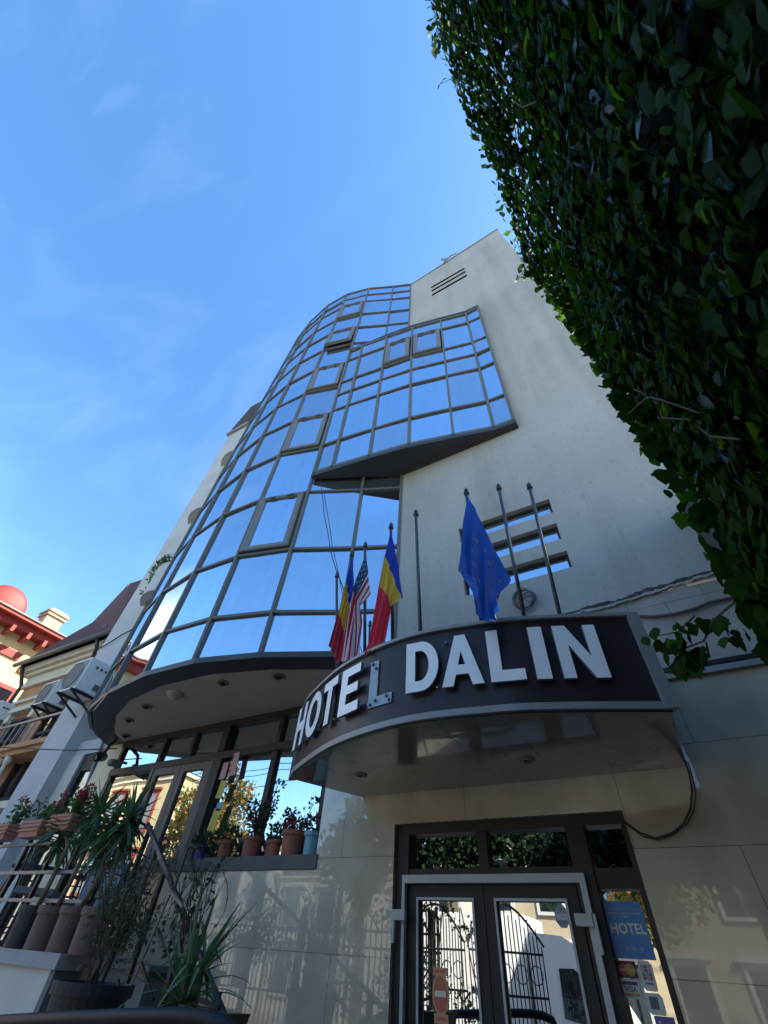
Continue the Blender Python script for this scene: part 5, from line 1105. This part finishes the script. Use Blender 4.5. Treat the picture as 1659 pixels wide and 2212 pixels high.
# ivy over the gate
t = thing('gate_ivy', (-3.5, -2.6, 0), 'dark ivy over the gate, with an added ivy roof on wires shading the right wall', 'climbing plant'); lf = MB(); sm = MB(); rr = random.Random(31)
for k in range(150):
    x = -7.2 + 8.0 * k / 149; zc = 3.55 + .12 * math.sin(k * .4)
    clump(lf, (x + rr.uniform(-.1, .1), -2.6 + rr.uniform(-.2, .2), zc + rr.uniform(-.33, .34)), (.28, .3, .3), 60, .13, rr, 0, up=-.5, wid=.8, shell=.1)
for k in range(260):  # added ivy roof, hung overhead to darken the right wall
    c = V((rr.uniform(-2.7, 1.0), rr.uniform(-3.3, -1.35), rr.uniform(3.05, 3.5))); clump(lf, c, (.3, .3, .16), 34, .12, rr, 0, up=-.5, wid=.8, shell=.1)
for y_ in (-2.9, -2.2, -1.5): sm.tube([(-2.8, y_, 3.42), (-.9, y_, 3.36), (1.0, y_, 3.42)], .012, 5)
sm.tube([(-7.3, -2.6, 3.6), (-3, -2.6, 3.75), (1.0, -2.6, 3.7)], .03, 6); sm.tube([(-7.25, -2.6, 0), (-7.25, -2.6, 3.6)], .06, 8); sm.build('support', BLACKM, t); lf.build('foliage', leaf_mat('dark_ivy', (.009, .022, .008), (.012, .035, .006), .5, .15, .15), t, recalc=False)
t = thing('fence_vine', (-6, -2.9, 0), 'dark leafy vine grown through the iron fence beside the gate', 'climbing plant'); lf = MB(); sm = MB(); rr = random.Random(33)
for k in range(60):
    c = V((rr.uniform(-8.5, -4.4), -2.95 + rr.uniform(-.15, .15), rr.choice((rr.uniform(.1, 2.9), rr.uniform(.1, 1.6))))); clump(lf, c, (.2, .15, .22), 30, .08, rr, 0, wid=.8, shell=.1)
for k in range(14):
    x = rr.uniform(-8.3, -4.4); sm.tube([(x, -2.95, 0), (x + rr.uniform(-.2, .2), -2.95, 1.3), (x + rr.uniform(-.4, .4), -2.9, 2.6)], .012, 5)
sm.build('stems', STEM, t); lf.build('foliage', DARKLEAF, t, recalc=False)
# white box truck
TDX = -.5
tk = thing('box_truck', (-4.5, -7.2, -.13), 'white box truck parked in the street beyond the gate', 'truck')
g0 = -.13; ys0, ys1 = -9.1, -7.0
w = MB(); w.box(-9.2, -4.1, ys0, ys1, g0 + .95, g0 + 3.0); w.build('cargo_box', TRUCKW, tk)
w = MB(); prof = [(-3.98, .55), (-2.0, .55), (-1.93, .95), (-2.05, 1.35), (-2.55, 2.15), (-2.75, 2.45), (-3.1, 2.62), (-3.98, 2.66)]; w.prismy([(a, b + g0) for a, b in prof], ys0 + .1, ys1 - .02); w.build('cab', TRUCKW, tk)
w = MB(); w.prismy([(-3.35, g0 + 1.32), (-2.62, g0 + 1.22), (-2.42, g0 + 1.36), (-2.75, g0 + 1.98), (-2.95, g0 + 2.1), (-3.3, g0 + 2.08)], ys1 - .02, ys1 - .01); w.build('side_window', DARKGLASS, tk)
w = MB(); w.prismy([(-3.5, g0 + 1.05), (-3.32, g0 + 1.05), (-3.32, g0 + 1.1), (-3.5, g0 + 1.1)], ys1 - .02, ys1 + .01); w.build('door_handle', BLACKM, tk)
w = MB(); w.box(-9.1, -2.1, ys0 + .3, ys1 - .3, g0 + .5, g0 + .94); w.build('chassis', BLACKM, tk)
for x in (-2.75, -7.6):
    for yy in (ys0 + .25, ys1 - .18):
        w = MB(); w.tube([(x, yy - .13, g0 + .42), (x, yy + .13, g0 + .42)], .42, 22); wh = w.build('wheel', TYRE, tk); w = MB(); w.tube([(x, yy - .135, g0 + .42), (x, yy + .135, g0 + .42)], .22, 16); w.build('rim', ALU, wh)
for o_ in [tk]: o_.location.x += TDX
# houses across the street
def house(name, x0, x1, y0, y1, h, wall, roofm, lab, nwin, floors, roofh=1.4, wm=WHITEP, y_face=1):
    t = thing(name, ((x0 + x1) / 2, (y0 + y1) / 2, -.13), lab, 'house', 'houses across the street')
    w = MB(); w.box(x0, x1, y0, y1, -.13, h); w.build('wall', wall, t)
    w = MB(); w.box(x0 - .15, x1 + .15, y0 - .3, y1 + .3, h + .001, h + .22); w.box(x0 - .08, x1 + .08, y1 + .001, y1 + .12, h - .35, h - .22); w.build('cornice', ORNCREAM, t)
    w = MB(); ym = (y0 + y1) / 2; w.add([(x0 - .2, y0 - .35, h + .221), (x1 + .2, y0 - .35, h + .221), (x1 + .2, y1 + .35, h + .221), (x0 - .2, y1 + .35, h + .221), (x0 + 1.5, ym, h + roofh), (x1 - 1.5, ym, h + roofh)], [(0, 1, 5, 4), (1, 2, 5), (2, 3, 4, 5), (3, 0, 4), (0, 3, 2, 1)]); w.build('roof', roofm, t)
    st = (x1 - x0) / nwin
    for fl in range(floors):
        zb = .7 + fl * (h - .6) / floors; ht = min(1.7, (h - .6) / floors - 1.0)
        for k in range(nwin):
            xc = x0 + st * (k + .5); fr = MB(); fr.box(xc - .62, xc + .62, y1 + .001, y1 + .09, zb - .12, zb + ht + .16); fr.box(xc - .75, xc + .75, y1 + .001, y1 + .2, zb + ht + .17, zb + ht + .28); o = fr.build('window', wm, t)
            MB().box(xc - .48, xc + .48, y1 + .091, y1 + .10, zb, zb + ht).build('pane', DARKGLASS, o)
    return t
house('townhouse', -20.5, -9.5, -24, -16, 5.2, CREAMH, GREYROOF, 'cream two storey townhouse with a low pediment across the street', 5, 2)
house('townhouse', -33, -21, -24, -16, 6.0, CREAMH2, GREYROOF, 'pale long townhouse left of the pedimented one', 6, 2)
house('townhouse', -9.2, 4, -24, -16, 6.6, mat('ochre_facade', (.40, .34, .23), .85, noise=.1, nscale=2), ROOFMAT, 'ochre townhouse with a maroon roof opposite the gate', 6, 2)
house('townhouse', 4.5, 18, -24, -16, 7.4, CREAMH, GREYROOF, 'cream townhouse on the right across the street', 6, 2)
house('corner_house', -39, -25.5, -12.2, -9.6, 9.0, YELLOWR, GREYROOF, 'yellow corner house with red trim down the street', 5, 3, .7, REDTRIM)
house('tall_townhouse', -48, -34, -10, -3, 10.5, CREAMH2, ROOFMAT, 'tall white townhouse with a maroon roof down the street', 6, 3, 3.2)
w = MB(); w.prismy([(-17.3, 4.9), (-13.9, 4.9), (-15.6, 6.3)], -16, -15.85); w.prismy([(-17.6, 4.75), (-13.6, 4.75), (-13.6, 4.9), (-17.6, 4.9)], -16, -15.7); tag(w.build('pediment', CREAMH), 'triangular cream pediment on the two storey townhouse', 'pediment')
# street trees
def tree(x, y, h, cr, lab, mats, seed, n=26, low=.45):
    r = random.Random(seed); t = thing('street_tree', (x, y, 0), lab, 'tree', 'street trees'); tr_ = MB(); lf = MB()
    top = V((x, y, h * low)); tr_.tube([(x, y, -.1), (x + .05, y, h * .2), top, (x + .1, y, h * .8)], [.16, .13, .10, .03], 9)
    for k in range(n):
        d = rvec(r); c = V((x, y, h * (low + (1 - low) * .5))) + V((d.x * cr, d.y * cr, d.z * h * (1 - low) * .5)) * r.uniform(.35, 1)
        tr_.tube([top + V((0, 0, r.uniform(-.3, h * .25))), top.lerp(c, .6) + rvec(r) * .15, c], [.035, .022, .008], 5)
        clump(lf, c, (.6, .6, .55), 110, .22, r, 0, wid=.75, mix=(0, 1, .4), shell=.2)
    tr_.build('trunk', BARK, t); lf.build('crown', mats, t, recalc=False)
tree(-19.6, -7.9, 8.8, 1.9, 'autumn tree with orange leaves on the street', [AUT1, AUT2], 51, 64, .28)
tree(-9.0, -6.3, 5.4, 1.4, 'small green street tree in front of the pediment', [AUT2, IVY1], 52, 18, .6)
tree(-2.0, -12.8, 6.5, 2.2, 'green street tree behind the truck', [AUT2, AUT1], 53, 24, .4)
tree(2.5, -9.0, 6.0, 2.0, 'yellow green street tree right of the gate', [AUT2, AUT1], 54, 24, .35)
tree(-26, -12.5, 7.0, 2.0, 'thin green tree down the street', [AUT2, AUT1], 55, 20)
for i, (z, sag, lab) in enumerate(((8.3, .35, 'lowest overhead street wire'), (9.0, .3, 'middle overhead street wire'), (9.45, .3, 'highest overhead street wire'))):
    w = MB(); w.tube([(-60 + 8 * k, -10.2 - .4 * i, z - sag * math.sin(PI * (k % 4) / 4)) for k in range(12)], .02, 5); tag(w.build('street_wire', CABLE), lab, 'wire', 'overhead street wires')

# ------------------------------------------------------------------ camera
cd = bpy.data.cameras.new('camera'); cd.sensor_fit = 'VERTICAL'; cd.sensor_height = 36; cd.sensor_width = 27; cd.lens = CF / 2212 * 36; cd.clip_start = .05; cd.clip_end = 2000
co = bpy.data.objects.new('camera', cd); COL.objects.link(co)
M4 = Matrix([[CR[0][0], CR[0][1], CR[0][2], CAM.x], [CR[1][0], CR[1][1], CR[1][2], CAM.y], [CR[2][0], CR[2][1], CR[2][2], CAM.z], [0, 0, 0, 1]])
co.matrix_world = M4; scene.camera = co

# ------------------------------------------------------------------ light
SUN_AZ, SUN_EL = math.radians(54), math.radians(40)       # azimuth from +Y towards +X
sd = V((math.sin(SUN_AZ) * math.cos(SUN_EL), math.cos(SUN_AZ) * math.cos(SUN_EL), math.sin(SUN_EL)))
sl = bpy.data.lights.new('sun', 'SUN'); sl.energy = 4.6; sl.angle = math.radians(.53); sl.color = (1, .93, .82)
so = bpy.data.objects.new('sun', sl); COL.objects.link(so); so.rotation_euler = sd.to_track_quat('Z', 'Y').to_euler(); so.location = sd * 60
world = bpy.data.worlds.new('World'); scene.world = world; world.use_nodes = True
nt = world.node_tree; N = nt.nodes; L = nt.links; bg = N['Background']; bg.inputs['Strength'].default_value = .15
sky = N.new('ShaderNodeTexSky'); sky.sky_type = 'NISHITA'; sky.sun_disc = False; sky.sun_elevation = SUN_EL; sky.sun_rotation = SUN_AZ; sky.air_density = 1.1; sky.dust_density = .6; sky.ozone_density = 2.2; sky.altitude = 80
hs = N.new('ShaderNodeHueSaturation'); hs.inputs['Saturation'].default_value = 1.22; L.new(sky.outputs['Color'], hs.inputs['Color'])
tc = N.new('ShaderNodeTexCoord')
def wisps(scale, rot, lo, hi, sc=1.6, det=9):
    mp = N.new('ShaderNodeMapping'); mp.inputs['Rotation'].default_value = rot; mp.inputs['Scale'].default_value = scale; L.new(tc.outputs['Generated'], mp.inputs['Vector'])
    n = N.new('ShaderNodeTexNoise'); n.inputs['Scale'].default_value = sc; n.inputs['Detail'].default_value = det; n.inputs['Roughness'].default_value = .55; n.inputs['Distortion'].default_value = .5; L.new(mp.outputs['Vector'], n.inputs['Vector'])
    r = N.new('ShaderNodeMapRange'); r.inputs['From Min'].default_value = lo; r.inputs['From Max'].default_value = hi; L.new(n.outputs['Fac'], r.inputs['Value']); return r.outputs['Result']
def cap(dirv, c0, c1):
    d = V(dirv).normalized(); dt = N.new('ShaderNodeVectorMath'); dt.operation = 'DOT_PRODUCT'; dt.inputs[1].default_value = d; L.new(tc.outputs['Generated'], dt.inputs[0])
    r = N.new('ShaderNodeMapRange'); r.interpolation_type = 'SMOOTHSTEP'; r.inputs['From Min'].default_value = c0; r.inputs['From Max'].default_value = c1; L.new(dt.outputs['Value'], r.inputs['Value']); return r.outputs['Result']
def mul(a, b):
    m = N.new('ShaderNodeMath'); m.operation = 'MULTIPLY'
    for i, v in enumerate((a, b)):
        if isinstance(v, (int, float)): m.inputs[i].default_value = v
        else: L.new(v, m.inputs[i])
    return m.outputs[0]
def addn(a, b):
    m = N.new('ShaderNodeMath'); m.operation = 'ADD'; L.new(a, m.inputs[0]); L.new(b, m.inputs[1]); m.use_clamp = True; return m.outputs[0]
c1 = mul(mul(wisps((1, 3.2, 2.4), (.3, .5, .9), .48, .9, 1.6, 4), cap(ray(60, 850), .80, .98)), .08)
c2_ = mul(mul(wisps((1, 4, 3), (.2, .9, .4), .5, .8, 2.2), cap(ray(170, 150), .95, .998)), .06)
c3_ = mul(wisps((.6, 1.5, 2.6), (0, .1, .6), .6, .95, 1.4), .03)
c4_ = mul(mul(wisps((1, 1, 1.6), (0, 0, 0), .33, .62, 2.5), cap((-.93, -.27, .33), .955, .99)), .9)
fac = addn(addn(c1, c2_), addn(c3_, c4_))
mx = N.new('ShaderNodeMix'); mx.data_type = 'RGBA'; L.new(fac, mx.inputs['Factor']); L.new(hs.outputs['Color'], mx.inputs['A']); mx.inputs['B'].default_value = (6.6, 7.0, 7.4, 1)
L.new(mx.outputs['Result'], bg.inputs['Color'])
vs_ = scene.view_settings; vs_.view_transform = 'Standard'; vs_.look = 'None'; vs_.exposure = 1.53; vs_.gamma = 1; vs_.use_curve_mapping = False
scene.cycles.max_bounces = 8; scene.cycles.glossy_bounces = 5; scene.cycles.use_denoising = True
